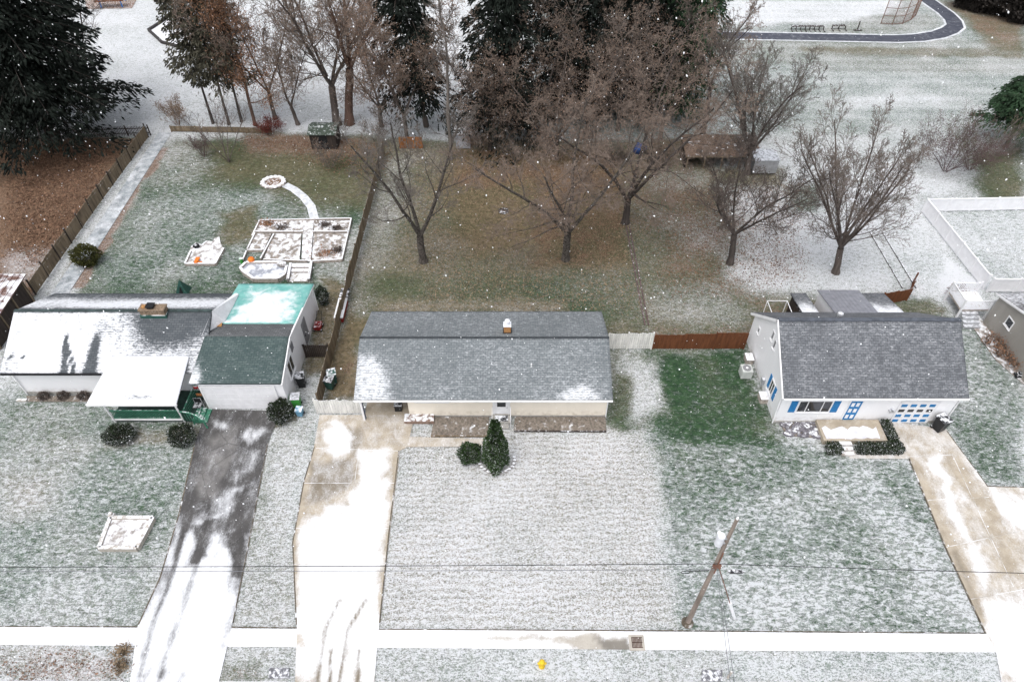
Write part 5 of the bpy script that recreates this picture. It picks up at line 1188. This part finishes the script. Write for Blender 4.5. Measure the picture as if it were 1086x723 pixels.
b = G(427, 434); k = MB(); k.box(b.x-.5, b.x-.02, b.y-.2, b.y+.25, 0, .55); k.box(b.x-.53, b.x+.01, b.y-.23, b.y+.28, .553, .6); tag(k.build('storage_box', M['black']), 'black storage box inside the carport', 'box')
st = thing('tree_ring', G(527, 492), 'curved stone edging around the cone-shaped evergreen', 'edging')
for i in range(14):
    a = math.pi*(1.02+i/13*1.05); c = G(527, 488); k = MB(); k.blob((c.x+1.15*math.cos(a), c.y+1.0*math.sin(a), .06), .15, .11, .1, i); k.build('stone', M['stone'], st)
rb = thing('rock_bed', G(856, 457), 'bed of grey snowy rocks below the picture window of the blue-shuttered house', 'rock bed')
k = MB(); rg = random.Random(8)
qs = Gp([(826, 447), (884, 447), (888, 466), (834, 462)])
k.prism([(p.x, p.y) for p in qs], 0, .05); k.build('soil', M['mulch'], rb)
k = MB()
for i in range(260):
    s_, t_ = rg.random(), rg.random(); p = qs[0].lerp(qs[1], s_).lerp(qs[3].lerp(qs[2], s_), t_); r_ = rg.uniform(.07, .2); k.blob((p.x, p.y, .05), r_, r_*.8, r_*.7, i, .2, 6, 4)
tag(k.build('rocks', plain('grey_purple_stones', (.17, .16, .18), .9, .35, 7, snow=.22, sscale=3), rb), kind='stuff')
fb = thing('flower_bed', G(80, 420), 'narrow bare soil bed along the front wall of the left house', 'flower bed')
soil_in([(28, 420), (118, 420), (112, 426), (30, 426)], .05, 'soil', M['mulch'], fb)
for i, px in enumerate((48, 68, 90)):
    leafy_bush('low_shrub', G(px, 422), ['dark low shrub in the soil bed, leftmost of three under the left house wall', 'dark low shrub in the soil bed, middle of three under the left house wall', 'dark low shrub in the soil bed nearest the porch roof'][i], 120+i, .35, .3, .25, M['twig_dark'], 500, .11, group='low shrubs under the left house wall')
fb = thing('flower_bed', G(1040, 360), 'narrow snowy bed of brown plants along the taupe house wall', 'flower bed')
soil_in([(1010, 310), (1018, 308), (1050, 352), (1086, 392), (1086, 408), (1056, 382), (1030, 345)], .05, 'soil', M['bed_snow'], fb)
for i, (px, py, h, lb) in enumerate([(1013, 315, .8, 'dark red low shrub at the foot of the white deck'), (1052, 366, .7, 'rusty brown shrub first along the taupe wall'), (1064, 378, .7, 'rusty brown shrub middle along the taupe wall'), (1076, 388, .8, 'rusty brown shrub nearest the right edge along the taupe wall')]):
    twig_shrub('brown_shrub', G(px, py), lb, 130+i, h, .8, M['twig_purple'] if i == 0 else M['twig_brown'], 7, 500, M['red_shrub'] if i == 0 else M['leaf_orange'], group=None if i == 0 else 'rusty shrubs along the taupe wall', lsz=.1)
# brick edging line and dark edging
be = thing('brick_edging', G(674, 290), 'thin double line of brick edging running up the middle yard', 'edging')
for off in (0, .28):
    k = MB(); a = G(684, 345); c = G(664, 240); n = int((c-a).length/.3)
    for i in range(n):
        p = a.lerp(c, i/n); q = a.lerp(c, (i+.86)/n); k.bar(p+Vector((off, 0, 0)), q+Vector((off, 0, 0)), .10, .09)
    k.build('brick_row', plain('purple_brick', (.14, .10, .095), .9, .3, 7, snow=.03), be)
de = thing('garden_edging', G(945, 280), 'low dark edging boards running through the snow of the right yard', 'edging')
for off in (0, 1.1):
    k = MB(); a = G(957, 306); c = G(922, 246); n = 12
    for i in range(n):
        p = a.lerp(c, i/n); q = a.lerp(c, (i+.8)/n); k.bar(p+Vector((off, 0, 0)), q+Vector((off, 0, 0)), .07, .10)
    k.build('board_row', plain('grey_edging', (.13, .12, .115), .9, .3, 4, snow=.5, sscale=3), de)
b = G(534, 224); k = MB(); k.lathe((b.x, b.y, 0), [(.5, 0), (.5, .05), (.35, .09), (.02, .1)], 16); tag(k.build('stump', M['wood_dark']), 'flat dark stump in the leaf-covered middle yard', 'stump')

# ------------------------------------------------------------------ SHEDS AT THE BACK
sh = thing('brown_shed', (-41.0, 38.3, 0), 'brown shed with a metal roof cut by the left edge', 'shed')
p0 = G(29, 291, 2.4); k = MB(); k.box(-50, -38.3, 35.6, 41.3, 0, 2.05); k.build('wall', M['wood_dark'], sh)
k = MB(); k.slab([(-50, 35.3, 2.1), (-37.95, 35.3, 2.1), (-37.95, 41.6, 2.45), (-50, 41.6, 2.45)], .1)
for i in range(27): k.slab([(-50+.445*i, 35.3, 2.14), (-49.95+.445*i, 35.3, 2.14), (-49.95+.445*i, 41.6, 2.49), (-50+.445*i, 41.6, 2.49)], .04)
k.build('roof', M['brown_metal'], sh)
for y in (35.9, 37.6, 39.4, 41.1):
    k = MB(); k.box(-38.297, -38.22, y-.05, y+.05, 0, 2.05); k.build('wall_batten', M['wood'], sh)
def small_shed(name, px0, px1, py, dep, h, wm, rm, label, door=None):
    a, c = G(px0, py), G(px1, py); t = thing(name, (a+c)/2, label, 'shed')
    k = MB(); y0, y1 = a.y, a.y+dep; ym = (y0+y1)/2
    k.add([(a.x, y0, 0), (a.x, y1, 0), (a.x, y1, h), (a.x, ym, h+.3), (a.x, y0, h), (c.x, y0, 0), (c.x, y1, 0), (c.x, y1, h), (c.x, ym, h+.3), (c.x, y0, h)], [(0, 4, 3, 2, 1), (5, 6, 7, 8, 9), (0, 1, 6, 5), (1, 2, 7, 6), (2, 3, 8, 7), (3, 4, 9, 8), (4, 0, 5, 9)]); k.build('wall', wm, t)
    k = MB(); k.slab([(a.x-.15, y0-.2, h-.02), (c.x+.15, y0-.2, h-.02), (c.x+.15, ym, h+.36), (a.x-.15, ym, h+.36)], .06); k.slab([(a.x-.15, ym, h+.36), (c.x+.15, ym, h+.36), (c.x+.15, y1+.2, h-.02), (a.x-.15, y1+.2, h-.02)], .06); k.build('roof', rm, t)
    k = MB(); m_ = (a.x+c.x)/2; k.box(m_-.45, m_+.45, y0-.03, y0-.003, .08, h-.15); d_ = k.build('door', door or wm, t)
    k = MB(); k.box(m_+.3, m_+.36, y0-.06, y0-.032, .8, .95); k.build('handle', M['black_metal'], d_); return t
small_shed('playhouse', 331, 358, 158.5, 2.2, 1.75, M['wood_dark'], plain('moss_green_roof', (.065, .085, .068), .9, .3, 4, snow=.08), 'dark playhouse with a mossy green roof at the back of the left yard', M['black'])
small_shed('grey_shed', 484, 499, 157.5, 1.6, 1.7, plain('grey_shed_board', (.34, .35, .38), .8, .15), M['grey_metal'], 'small grey shed beside the slender pale tree', plain('grey_shed_door', (.40, .41, .44), .8, .1))
ow = thing('wood_screen', G(436, 156), 'orange-brown wood screen of three panels under the conifer at the back', 'wood panels')
for i in range(3):
    a, c = G(424+i*8.6, 157.5), G(431.6+i*8.6, 157.5); k = MB()
    for j in range(4): k.box(a.x+(c.x-a.x)*j/4, a.x+(c.x-a.x)*(j+.92)/4, a.y-.03, a.y+.03, 0, 1.3)
    k.build('panel', M['wood_orange'], ow)
lt = thing('lean_to', G(760, 176), 'long low lean-to with a leaf-covered brown roof and dark open front at the back', 'lean-to')
a, c = G(724, 178), G(803, 178)
k = MB(); k.slab([(a.x, a.y-.3, 1.5), (c.x, a.y-.3, 1.5), (c.x, a.y+3.0, 1.95), (a.x, a.y+3.0, 1.95)], .1); k.build('roof', M['brown_leaf_roof'], lt)
k = MB(); k.box(a.x+.1, c.x-.1, a.y+2.6, a.y+2.75, 0, 1.75); k.box(a.x+.1, a.x+.2, a.y, a.y+2.597, 0, 1.4); k.box(c.x-.2, c.x-.1, a.y, a.y+2.597, 0, 1.4); k.build('wall', M['wood_dark'], lt)
k = MB(); k.box(a.x, c.x, a.y-.36, a.y-.303, 1.36, 1.48); k.build('fascia', M['wood'], lt)
for i in range(5):
    x = a.x+.3+(c.x-a.x-.6)*i/4; k = MB(); k.box(x-.05, x+.05, a.y-.2, a.y-.1, 0, 1.38); k.build('post', M['wood'], lt)
a, c = G(797, 186), G(822, 186); cr = thing('utility_trailer', (a+c)/2, 'pale grey box trailer with a snowy lid at the right end of the lean-to', 'trailer')
k = MB(); k.box(a.x, c.x, a.y, a.y+1.9, .25, 1.6); k.build('body', M['grey_metal'], cr); k = MB(); k.slab([(a.x-.06, a.y-.06, 1.66), (c.x+.06, a.y-.06, 1.66), (c.x+.06, a.y+1.96, 1.74), (a.x-.06, a.y+1.96, 1.74)], .06); k.build('lid', M['grey_metal'], cr)
for x in (a.x-.02, c.x+.02):
    k = MB(); k.tube((x-.08, a.y+.7, .28), (x+.08, a.y+.7, .28), .28, .28, 14); k.build('wheel', M['black'], cr)
b = G(678, 162); k = MB(); k.blob((b.x, b.y, .5), .75, .5, .55, 4, .25); tag(k.build('tarp_heap', M['tarp']), 'heap under a dark blue tarp in the back brush', 'tarp')
for i, (px, py, lb) in enumerate([(655, 172, 'heap of dark brush left of the lean-to, nearer the blue tarp'), (695, 175, 'heap of dark brush touching the lean-to roof end')]):
    twig_shrub('brush_pile', G(px, py), lb, 150+i, 1.5, 1.2, M['twig_dark'], 10, 900, M['twig_dark'], cat='brush pile', group='dark brush piles by the lean-to')

# ------------------------------------------------------------------ BINS AND YARD THINGS
def wheelie_bin(loc, label, mat, lid, h=1.05, s=.29, group=None, rot=0.0):
    t = thing('wheelie_bin', (0, 0, 0), label, 'bin', group)
    k = MB(); k.hexa([(-s*.8, -s*.8, .06), (s*.8, -s*.8, .06), (s*.8, s*.8, .06), (-s*.8, s*.8, .06)], [(-s, -s, h), (s, -s, h), (s, s, h), (-s, s, h)]); k.build('body', mat, t, bevel=.02)
    k = MB(); k.slab([(-s*1.1, -s*1.1, h+.06), (s*1.1, -s*1.1, h+.06), (s*1.1, s*1.12, h+.11), (-s*1.1, s*1.12, h+.11)], .05); k.tube((-s*.9, s*1.2, h), (s*.9, s*1.2, h), .025); k.build('lid', lid, t)
    for x in (-s*.85, s*.85):
        k = MB(); k.tube((x-.03, s*.8, .1), (x+.03, s*.8, .1), .1, .1, 12); k.build('wheel', M['black'], t)
    t.location = loc; t.rotation_euler = (0, 0, rot); return t
wheelie_bin(G(321, 409), 'black wheelie bin against the white garage side wall, nearest the window', M['black'], M['black'], rot=.2)
wheelie_bin(G(316, 430), 'lime green recycling bin with a snowy lid beside the ball bush', M['lime'], M['grey_metal'], .95, rot=.1)
wheelie_bin(G(319, 440), 'small pale blue bin at the front of the bins beside the ball bush', M['bin_blue'], M['bin_blue'], .6, .22, rot=-.1)
wheelie_bin(G(354, 405), 'dark green wheelie bin behind the white board fence by the wood fence, farther one', M['dark_green'], M['dark_green'], 1.0, rot=.3)
wheelie_bin(G(351, 411), 'dark green wheelie bin behind the white board fence, nearer one', M['dark_green'], M['black'], .9, rot=-.2)
wheelie_bin(G(994, 455), 'black wheelie bin standing at the right end of the blue-panelled garage door', M['black'], M['black'], 1.1, .36, rot=.4)
b = G(212, 434, .0); cr = thing('porch_chair', (b.x, b.y, 0), 'white-framed garden chair beside the porch stairs by the garage', 'chair')
k = MB()
for dx in (-.25, .25):
    for dy in (-.22, .22): k.tube((b.x+dx, b.y+dy, 0), (b.x+dx, b.y+dy, .45 if dy < 0 else .95), .025)
k.build('frame', M['white'], cr); k = MB(); k.box(b.x-.27, b.x+.27, b.y-.25, b.y+.25, .45, .5); k.build('seat', M['black'], cr); k = MB(); k.box(b.x-.27, b.x+.27, b.y+.2, b.y+.24, .52, .95); k.build('backrest', M['black'], cr)
a = G(361, 341); bn = thing('storage_bench', a, 'dark red bench with a thick snow cushion against the wood fence', 'bench')
k = MB(); k.box(a.x-.35, a.x+.3, a.y-.2, a.y+2.0, .12, .55); k.build('box', M['red'], bn); k = MB(); k.box(a.x-.38, a.x+.33, a.y-.22, a.y+2.02, .553, .65); k.build('seat', M['snow'], bn)
a = G(367, 316); wb = thing('wheelbarrow', a, 'dark wheelbarrow tipped against the wood fence behind the bench', 'wheelbarrow')
k = MB(); k.hexa([(a.x-.2, a.y-.35, .35), (a.x+.2, a.y-.35, .35), (a.x+.2, a.y+.3, .35), (a.x-.2, a.y+.3, .35)], [(a.x-.35, a.y-.55, .65), (a.x+.35, a.y-.55, .65), (a.x+.35, a.y+.45, .65), (a.x-.35, a.y+.45, .65)]); k.build('tray', M['black'], wb)
k = MB(); k.tube((a.x-.05, a.y+.65, .2), (a.x+.05, a.y+.65, .2), .2, .2, 14); k.build('wheel', M['black'], wb)
for dx in (-.22, .22):
    k = MB(); k.tube((a.x+dx*.3, a.y+.65, .22), (a.x+dx, a.y-1.0, .6), .022); k.tube((a.x+dx, a.y-.4, .45), (a.x+dx, a.y-.4, 0), .02); k.build('handle', M['wood_pale'], wb)
a = G(338, 350); k = MB(); k.box(a.x-.3, a.x+.25, a.y-.2, a.y+.5, .18, .48); k.box(a.x-.2, a.x+.15, a.y, a.y+.3, .48, .62)
mw = thing('lawn_mower', a, 'small dark red mower beside the rear door of the left house', 'mower'); k.build('deck', M['red'], mw)
for dx, dy in ((-.3, -.15), (.27, -.15), (-.3, .45), (.27, .45)):
    k = MB(); k.tube((a.x+dx-.03, a.y+dy, .12), (a.x+dx+.03, a.y+dy, .12), .12, .12, 12); k.build('wheel', M['black'], mw)
k = MB(); k.path([Vector((a.x-.2, a.y+.5, .4)), Vector((a.x-.2, a.y+1.1, .95)), Vector((a.x+.2, a.y+1.1, .95)), Vector((a.x+.2, a.y+.5, .4))], .018); k.build('handle', M['black_metal'], mw)
# air conditioner and meters at the right gable
a = G(789.5, 398); ac = thing('air_conditioner', a, 'pale grey air conditioner box with a round fan grille by the white gable wall', 'air conditioner')
k = MB(); k.box(a.x-.38, a.x+.38, a.y-.38, a.y+.38, .05, .8); k.build('cabinet', plain('pale_grey_cabinet', (.5, .52, .5), .5, .1), ac, bevel=.02)
k = MB(); k.tube((a.x, a.y, .80), (a.x, a.y, .82), .3, .3, 20); k.build('fan_grille', M['screen'], ac); k = MB(); k.tube((a.x, a.y, .821), (a.x, a.y, .85), .09, .09, 12); k.build('fan_hub', M['white'], ac)
for px, py, lb in ((794, 383, 'snowy white crate behind the air conditioner by the gable wall'), (809, 424, 'snowy white crate low against the gable wall near the front corner')):
    a = G(px, py); k = MB(); k.box(a.x-.3, a.x+.2, a.y-.35, a.y+.35, 0, .45); k.box(a.x-.33, a.x+.23, a.y-.38, a.y+.38, .453, .5); tag(k.build('wall_crate', M['wood_snow']), lb, 'crate')
a = AtY(801, 398, 32.2); em = thing('meter_box', (17.7, 32.0, 1.2), 'grey utility meter with a pipe on the white gable wall', 'meter')
k = MB(); k.box(17.55, 17.73, 31.9, 32.25, .55, 1.0); k.build('box', M['grey_metal'], em); k = MB(); k.tube((17.66, 32.08, .05), (17.66, 32.08, .55), .03); k.build('pipe', M['grey_metal'], em)
# swing frame at the back of the right house
a = G(826, 334); sf = thing('trellis_frame', (20.2, 37.9, 0), 'white open pipe frame standing behind the blue-shuttered house', 'frame')
k = MB()
for x in (19.4, 20.9):
    for y in (37.4, 39.0): k.tube((x, y, 0), (x, y, 2.0), .03)
for y in (37.4, 39.0): k.tube((19.4, y, 2.0), (20.9, y, 2.0), .03)
for x in (19.4, 20.9): k.tube((x, 37.4, 2.0), (x, 39.0, 2.0), .03)
k.build('pipes', M['vinyl'], sf)
a = G(1080, 399); k = MB(); k.box(a.x-.3, a.x+.3, a.y-.2, a.y+.2, 0, .25); k.box(a.x-.1, a.x+.2, a.y-.1, a.y+.15, .25, .4); tag(k.build('hose_box', M['black']), 'small black box lying in the snow beside the taupe house', 'box')

# ------------------------------------------------------------------ STREET THINGS
up = thing('utility_pole', (9.56, 15.38, 0), 'tall wooden utility pole with a snowy transformer at the edge of the front lawn', 'pole')
k = MB(); k.tube((9.56, 15.38, -.1), (9.66, 15.4, 5.5), .145, .115, 12); k.tube((9.66, 15.4, 5.5), (9.72, 15.4, 11.0), .115, .08, 12); k.build('shaft', M['pole'], up)
k = MB(); k.lathe((9.36, 15.4, 8.75), [(.06, 0), (.18, .04), (.18, .74), (.20, .76), (.17, .84), (.04, .87)], 16); tr = k.build('transformer', plain('snowy_transformer', (.62, .63, .66), .5, .1, snow=.9), up)
k = MB(); k.tube((9.2, 15.4, 9.68), (9.2, 15.4, 9.95), .05, .04, 8); k.lathe((9.2, 15.4, 9.78), [(.09, 0), (.09, .05)], 10); k.build('bushing', M['white'], tr)
k = MB(); k.box(9.45, 9.66, 15.33, 15.47, 8.9, 9.0); k.box(9.45, 9.66, 15.33, 15.47, 9.3, 9.4); k.build('bracket', M['grey_metal'], up)
k = MB(); k.tube((9.72, 15.4, 11.0), (9.72, 15.4, 11.14), .06, .05); k.build('pole_top_insulator', M['white'], up)
k = MB(); k.box(9.5, 9.9, 15.22, 15.34, 6.7, 6.95); k.tube((9.7, 15.25, 6.2), (9.7, 15.25, 8.2), .035); k.build('riser_clamp', M['rust'], up)
k = MB(); k.lathe((9.56, 15.38, 0), [(.34, 0), (.3, .05), (.2, .14), (.17, .2)], 12); k.build('pole_base_soil', M['soil'], up)
gw = thing('guy_wire', (9.8, 15.3, 0), 'rusty slanting guy rod with a white guard beside the utility pole', 'guy wire')
a = Vector((9.72, 15.25, 7.0)); c = G(779, 655); q = a.lerp(c, .68); k = MB(); k.tube(a, q, .028, .028, 6); k.build('rod', M['rust'], gw); k = MB(); k.tube(q, c, .09, .09, 8); k.build('guard', M['vinyl'], gw)
def wire(pts, r, lab, sag=.25, mat=None):
    k = MB()
    for a, c in zip(pts[:-1], pts[1:]):
        a = Vector(a); c = Vector(c); n = 24; prev = a
        for i in range(1, n+1):
            t = i/n; q = a.lerp(c, t); q.z -= sag*4*t*(1-t); k.tube(prev, q, r, r, 6, caps=False); prev = q
    return tag(k.build('overhead_wire', mat or M['wire'], None), lab, 'wire')
zl = AtY(0, 600.5, 15.4).z; zl2 = AtY(0, 605, 15.4).z; zr_ = AtY(1086, 607.5, 15.4).z; zr2 = AtY(1086, 604, 15.4).z
def xq(px, Y, py): return AtY(px, py, Y)
A = AtY(-160, 601, 15.4); B = Vector((9.66, 15.25, AtY(760, 597.5, 15.25).z)); C_ = AtY(1250, 611, 15.4)
wire([A, B, C_], .018, 'upper black cable running along the street through the pole', .10)
A2 = AtY(-160, 605.5, 15.4); B2 = Vector((9.66, 15.25, AtY(758, 603.5, 15.25).z)); C2 = AtY(1250, 609, 15.4)
wire([A2, B2], .014, 'thinner grey cable below the upper one, left of the pole', .08, M['wire_grey'])
for i, dx in enumerate((0, .16)):
    wire([(9.68+dx*.6, 15.2, 6.85-.1*i), (8.9+dx*1.4, 8.0, 7.3), (8.2+dx*2, 1.0, 7.6)], .014, ['service cable dropping toward the street from the pole, left one', 'service cable dropping toward the street from the pole, right one'][i], .05, M['wire_grey'])
p = AtY(780.5, 605.5, 15.25); k = MB(); k.tube((p.x-.28, 15.25, p.z), (p.x+.30, 15.25, p.z), .11, .11, 10); k.tube((p.x-.42, 15.25, p.z), (p.x-.28, 15.25, p.z), .03, .085, 10); k.tube((p.x+.30, 15.25, p.z), (p.x+.44, 15.25, p.z), .085, .03, 10); tag(k.build('splice_case', M['black']), 'black cable splice case hanging on the wire right of the pole', 'cable case')
p = AtY(727, 606.5, 15.25); k = MB(); pts = [Vector((p.x+.22*math.cos(a), 15.25, p.z+.13*math.sin(a))) for a in np.linspace(0, 6.28, 20)]; k.path(pts, .018); k.tube((p.x+.2, 15.25, p.z+.1), (p.x+1.1, 15.25, p.z+.2), .02); tag(k.build('cable_loop', M['wire']), 'coiled black cable loop hanging on the wire left of the pole', 'cable loop')
b = G(574.5, 706); hy = thing('fire_hydrant', b, 'yellow fire hydrant in the snowy verge by the street', 'fire hydrant')
k = MB(); k.lathe(b, [(.17, 0), (.17, .06), (.12, .08), (.12, .5), (.16, .52), (.16, .58), (.13, .66), (.06, .72), (.05, .78)], 14); k.build('barrel', M['yellow'], hy)
for dx in (-1, 1):
    k = MB(); k.tube((b.x+dx*.1, b.y, .4), (b.x+dx*.23, b.y, .4), .07, .06, 10); k.build('nozzle', M['yellow'], hy)
k = MB(); k.tube((b.x, b.y-.1, .38), (b.x, b.y-.24, .38), .09, .08, 10); k.build('nozzle', M['yellow'], hy)
b = G(675.5, 681); dg = thing('storm_drain', b, 'rusty square storm drain grate set in the sidewalk', 'drain')
k = MB(); k.box(b.x-.42, b.x+.40, b.y-.42, b.y+.40, .0, .03); k.build('frame', M['sidewalk'], dg)
k = MB()
for i in range(8): k.box(b.x-.28+i*.07, b.x-.24+i*.07, b.y-.29, b.y+.27, .032, .05)
for y in (-.29, -.02, .24): k.box(b.x-.28, b.x+.29, b.y+y, b.y+y+.035, .034, .048)
k.build('grate', plain('rusty_iron', (.075, .04, .032), .7, .3), dg)
for i, (px0, px1, py0, py1, lb) in enumerate([(744, 766, 710, 722, 'grey utility access plate with snow at the bottom edge right of the hydrant'), (285, 307, 708, 719, 'grey utility access plate by the street between the two left driveways')]):
    q = Gp([(px0, py1), (px1, py1), (px1, py0), (px0, py0)]); k = MB(); k.prism([(p.x, p.y) for p in q], -.02, .035); tag(k.build('access_plate', plain('grey_plate', (.20, .20, .22), .8, .3, 5, snow=.3, sscale=5)), lb, 'cover')
b = G(772, 718); k = MB(); k.tube((b.x, b.y, 0), (b.x, b.y, .8), .07, .06, 10); k.tube((b.x, b.y, .8), (b.x, b.y, .86), .08, .05, 10); tag(k.build('marker_post', M['wood_pale']), 'short tan marker post at the bottom edge beside the access plate', 'post')
for i, (px, py) in enumerate([(131, 690), (129, 706)]):
    b = G(px, py); r_ = np.random.default_rng(i); v = r_.normal(size=(400, 3))*np.array([.22, .2, .06])+np.array([b.x, b.y, .08]); V, F = cards(v, r_.normal(size=(400, 3)), r_.uniform(.06, .18, 400), r_.uniform(.03, .1, 400), r_)
    tag(npmesh('dry_clump', V, F, M['leaf_litter_pale'], None), ['tan dry grass clump on the verge by the left driveway, nearer the sidewalk', 'tan dry grass clump on the verge by the left driveway, nearer the street'][i], 'plant', 'dry clumps on the left verge', kind='stuff')

# ------------------------------------------------------------------ THE PARK
k = MB(); q = Gp(PG)
for a, c in zip(q, q[1:]+q[:1]): k.bar(a, c, .3, .3)
tag(k.build('playground_border', plain('dark_timber_border', (.05, .045, .045), .8)), 'dark timber border around the snowy play area in the park', 'border')
k = MB(); q = Gp([(160, -6), (165, 2), (185, 5), (215, 1)])
for a, c in zip(q[:-1], q[1:]): k.bar(a, c, .3, .3)
tag(k.build('playground_border', plain('dark_timber_edge', (.05, .045, .045), .8)), 'curved dark border of a farther play area at the top edge', 'border')
ps = thing('play_structure', G(115, 4), 'blue-posted play structure on a brown mulch patch at the top edge', 'play structure')
for px, py in ((108, 9), (130, 8), (112, 2), (133, 1)):
    b = G(px, py); k = MB(); k.tube(b, b+Vector((0, 0, 2.2)), .09); k.build('post', M['play_blue'], ps)
a, c = G(104, 8), G(134, 7); k = MB(); k.bar(a+Vector((0, 0, .9)), c+Vector((0, 0, .9)), 1.2, .15); k.build('deck', M['wood_brown'], ps); k = MB(); k.bar(a+Vector((0, 0, 2.1)), c+Vector((0, 0, 2.1)), .12, .12); k.build('beam', M['play_blue'], ps)
patch('mulch_area', Gp([(92, 10), (140, 9), (145, 0), (90, 0)]), .015, M['bed_dry'], lambda X, Y: 0*X, res=2)
def park_bench(px, py, wpx, n, lb, grp):
    a, c = G(px, py), G(px+wpx, py); t = thing('park_table', (a+c)/2, lb, 'bench', grp)
    k = MB(); k.bar(a+Vector((0, .1, .42)), c+Vector((0, .1, .42)), .45, .07); k.build('top', M['wood_dark'], t)
    for i in range(n+1):
        p = a.lerp(c, i/n); k = MB(); k.bar(p+Vector((-.05, 0, 0)), p+Vector((.05, 0, 0)), .1, .42); k.bar(p+Vector((-.05, -.5, .0)), p+Vector((.05, -.5, 0)), .5, .08); k.build('leg', M['wood_dark'], t)
park_bench(839, 31.8, 34, 7, 'long dark rack with many legs beside the park path', None)
park_bench(882, 31.2, 14, 2, 'dark bench near the curve of the park path', None)
b = G(909, 32.5); k = MB(); k.tube(b, b+Vector((0, 0, 1.2)), .08); k.bar(b+Vector((-.5, 0, 0)), b+Vector((.6, 0, 0)), .25, .1); tag(k.build('park_post', M['wood_dark']), 'small dark post on a foot right of the park bench', 'post')
bs = thing('backstop_fence', G(958, 22), 'curved rusty wire backstop fence on the park ball field', 'backstop')
pts = Gp([(934, 25.5), (946, 26.5), (957, 25.5), (966, 21.5), (971, 17)])
for p in pts:
    k = MB(); k.tube(p, p+Vector((0, 0, 3.2)), .05); k.build('post', M['rust'], bs)
k = MB()
for a, c in zip(pts[:-1], pts[1:]):
    for z in (.1, 1.1, 2.1, 3.15): k.tube(a+Vector((0, 0, z)), c+Vector((0, 0, z)), .035, .035, 5)
    for i in range(12):
        p = a.lerp(c, i/12); k.tube(p, p+Vector((0, 0, 3.15)), .012, .012, 3)
k.build('mesh', M['rust'], bs)

# ------------------------------------------------------------------ LITTER AND SNOWFALL
rng = np.random.default_rng(77)
def litter(poly, n, name, mat, label, sz=.1):
    p = np.array([(q.x, q.y) for q in Gp(poly)]); lo, hi = p.min(0), p.max(0); X = rng.uniform(lo[0], hi[0], n*3); Y = rng.uniform(lo[1], hi[1], n*3)
    d = poly_sdf(X+1.2*(fbm(X*.4, Y*.4, 1)-.5), Y+1.2*(fbm(X*.4, Y*.4, 2)-.5), [tuple(q) for q in p])
    keep = (rng.uniform(0, 1, len(X)) < sstep(-.5, 2.5, d)*(.4+fbm(X*.6, Y*.6, 6)*1.0)); X = X[keep]; Y = Y[keep]; m = len(X)
    D = rng.normal(size=(m, 3)); D[:, 2] = np.abs(D[:, 2])*.3; P = np.stack([X, Y, rng.uniform(.0, .05, m)], 1)
    V, F = cards(P, D, sz*rng.uniform(.6, 1.5, m), sz*.75*rng.uniform(.6, 1.4, m), rng)
    tag(npmesh(name, V, F, mat), label, 'leaves', kind='stuff')
litter([(0, 150), (140, 150), (95, 235), (50, 285), (0, 275)], 14000, 'fallen_leaves', M['leaf_litter'], 'reddish-brown fallen leaves under the big conifer', .13)
litter([(430, 165), (720, 165), (690, 260), (690, 340), (440, 330), (420, 250)], 15000, 'fallen_leaves', M['leaf_litter_pale'], 'brown fallen leaves over the middle back yard', .10)
litter([(690, 190), (860, 190), (860, 300), (780, 325), (690, 320)], 9000, 'fallen_leaves', M['leaf_litter'], 'scattered brown leaves in the snow of the right back yard', .10)
litter([(250, 135), (420, 150), (410, 200), (300, 170), (250, 160)], 5000, 'fallen_leaves', M['leaf_litter'], 'brown leaves along the back of the left yard', .12)
litter([(0, 686), (136, 686), (130, 722), (0, 722)], 900, 'fallen_leaves', M['leaf_litter'], 'reddish leaves on the left verge by the street', .09)

N = 11000
px = rng.uniform(-150, PW+150, N); py = rng.uniform(-120, PH+120, N); u = (px-PW/2)/FOC; v = (PH/2-py)/FOC
dist = 7+rng.uniform(0, 1, N)**.6*50
d = np.stack([u, CS+v*SN, -SN+v*CS], 1); P = np.array([0, 0, CAM_H])[None]+d*dist[:, None]; P = P[P[:, 2] > .3]; n = len(P)
r = .006+.016*rng.uniform(0, 1, n)**1.8*(1+.8*(rng.uniform(0, 1, n) < .02)); dd = np.linalg.norm(P-np.array([0, 0, CAM_H]), axis=1); r = np.minimum(r, dd*.0014)
ax = np.stack([np.ones(n)*.25+rng.normal(size=n)*.3, rng.normal(size=n)*.3, -np.ones(n)], 1); ax /= np.linalg.norm(ax, axis=1)[:, None]
s1 = np.cross(ax, rng.normal(size=(n, 3))); s1 /= np.linalg.norm(s1, axis=1)[:, None]; s2 = np.cross(ax, s1)
el = r*rng.uniform(1.0, 1.9, n)
V = np.stack([P+ax*el[:, None], P+s1*r[:, None], P+s2*r[:, None], P-s1*r[:, None], P-s2*r[:, None], P-ax*el[:, None]], 1).reshape(-1, 3)
b6 = np.arange(n)*6; T = [(0, 1, 2), (0, 2, 3), (0, 3, 4), (0, 4, 1), (5, 2, 1), (5, 3, 2), (5, 4, 3), (5, 1, 4)]
F = np.stack([np.stack([b6+i for i in t], -1) for t in T], 1).reshape(-1, 3)
tag(npmesh('snowfall', V, F, M['snowflake']), 'falling snowflakes in the air over the yards', 'snow', kind='stuff')
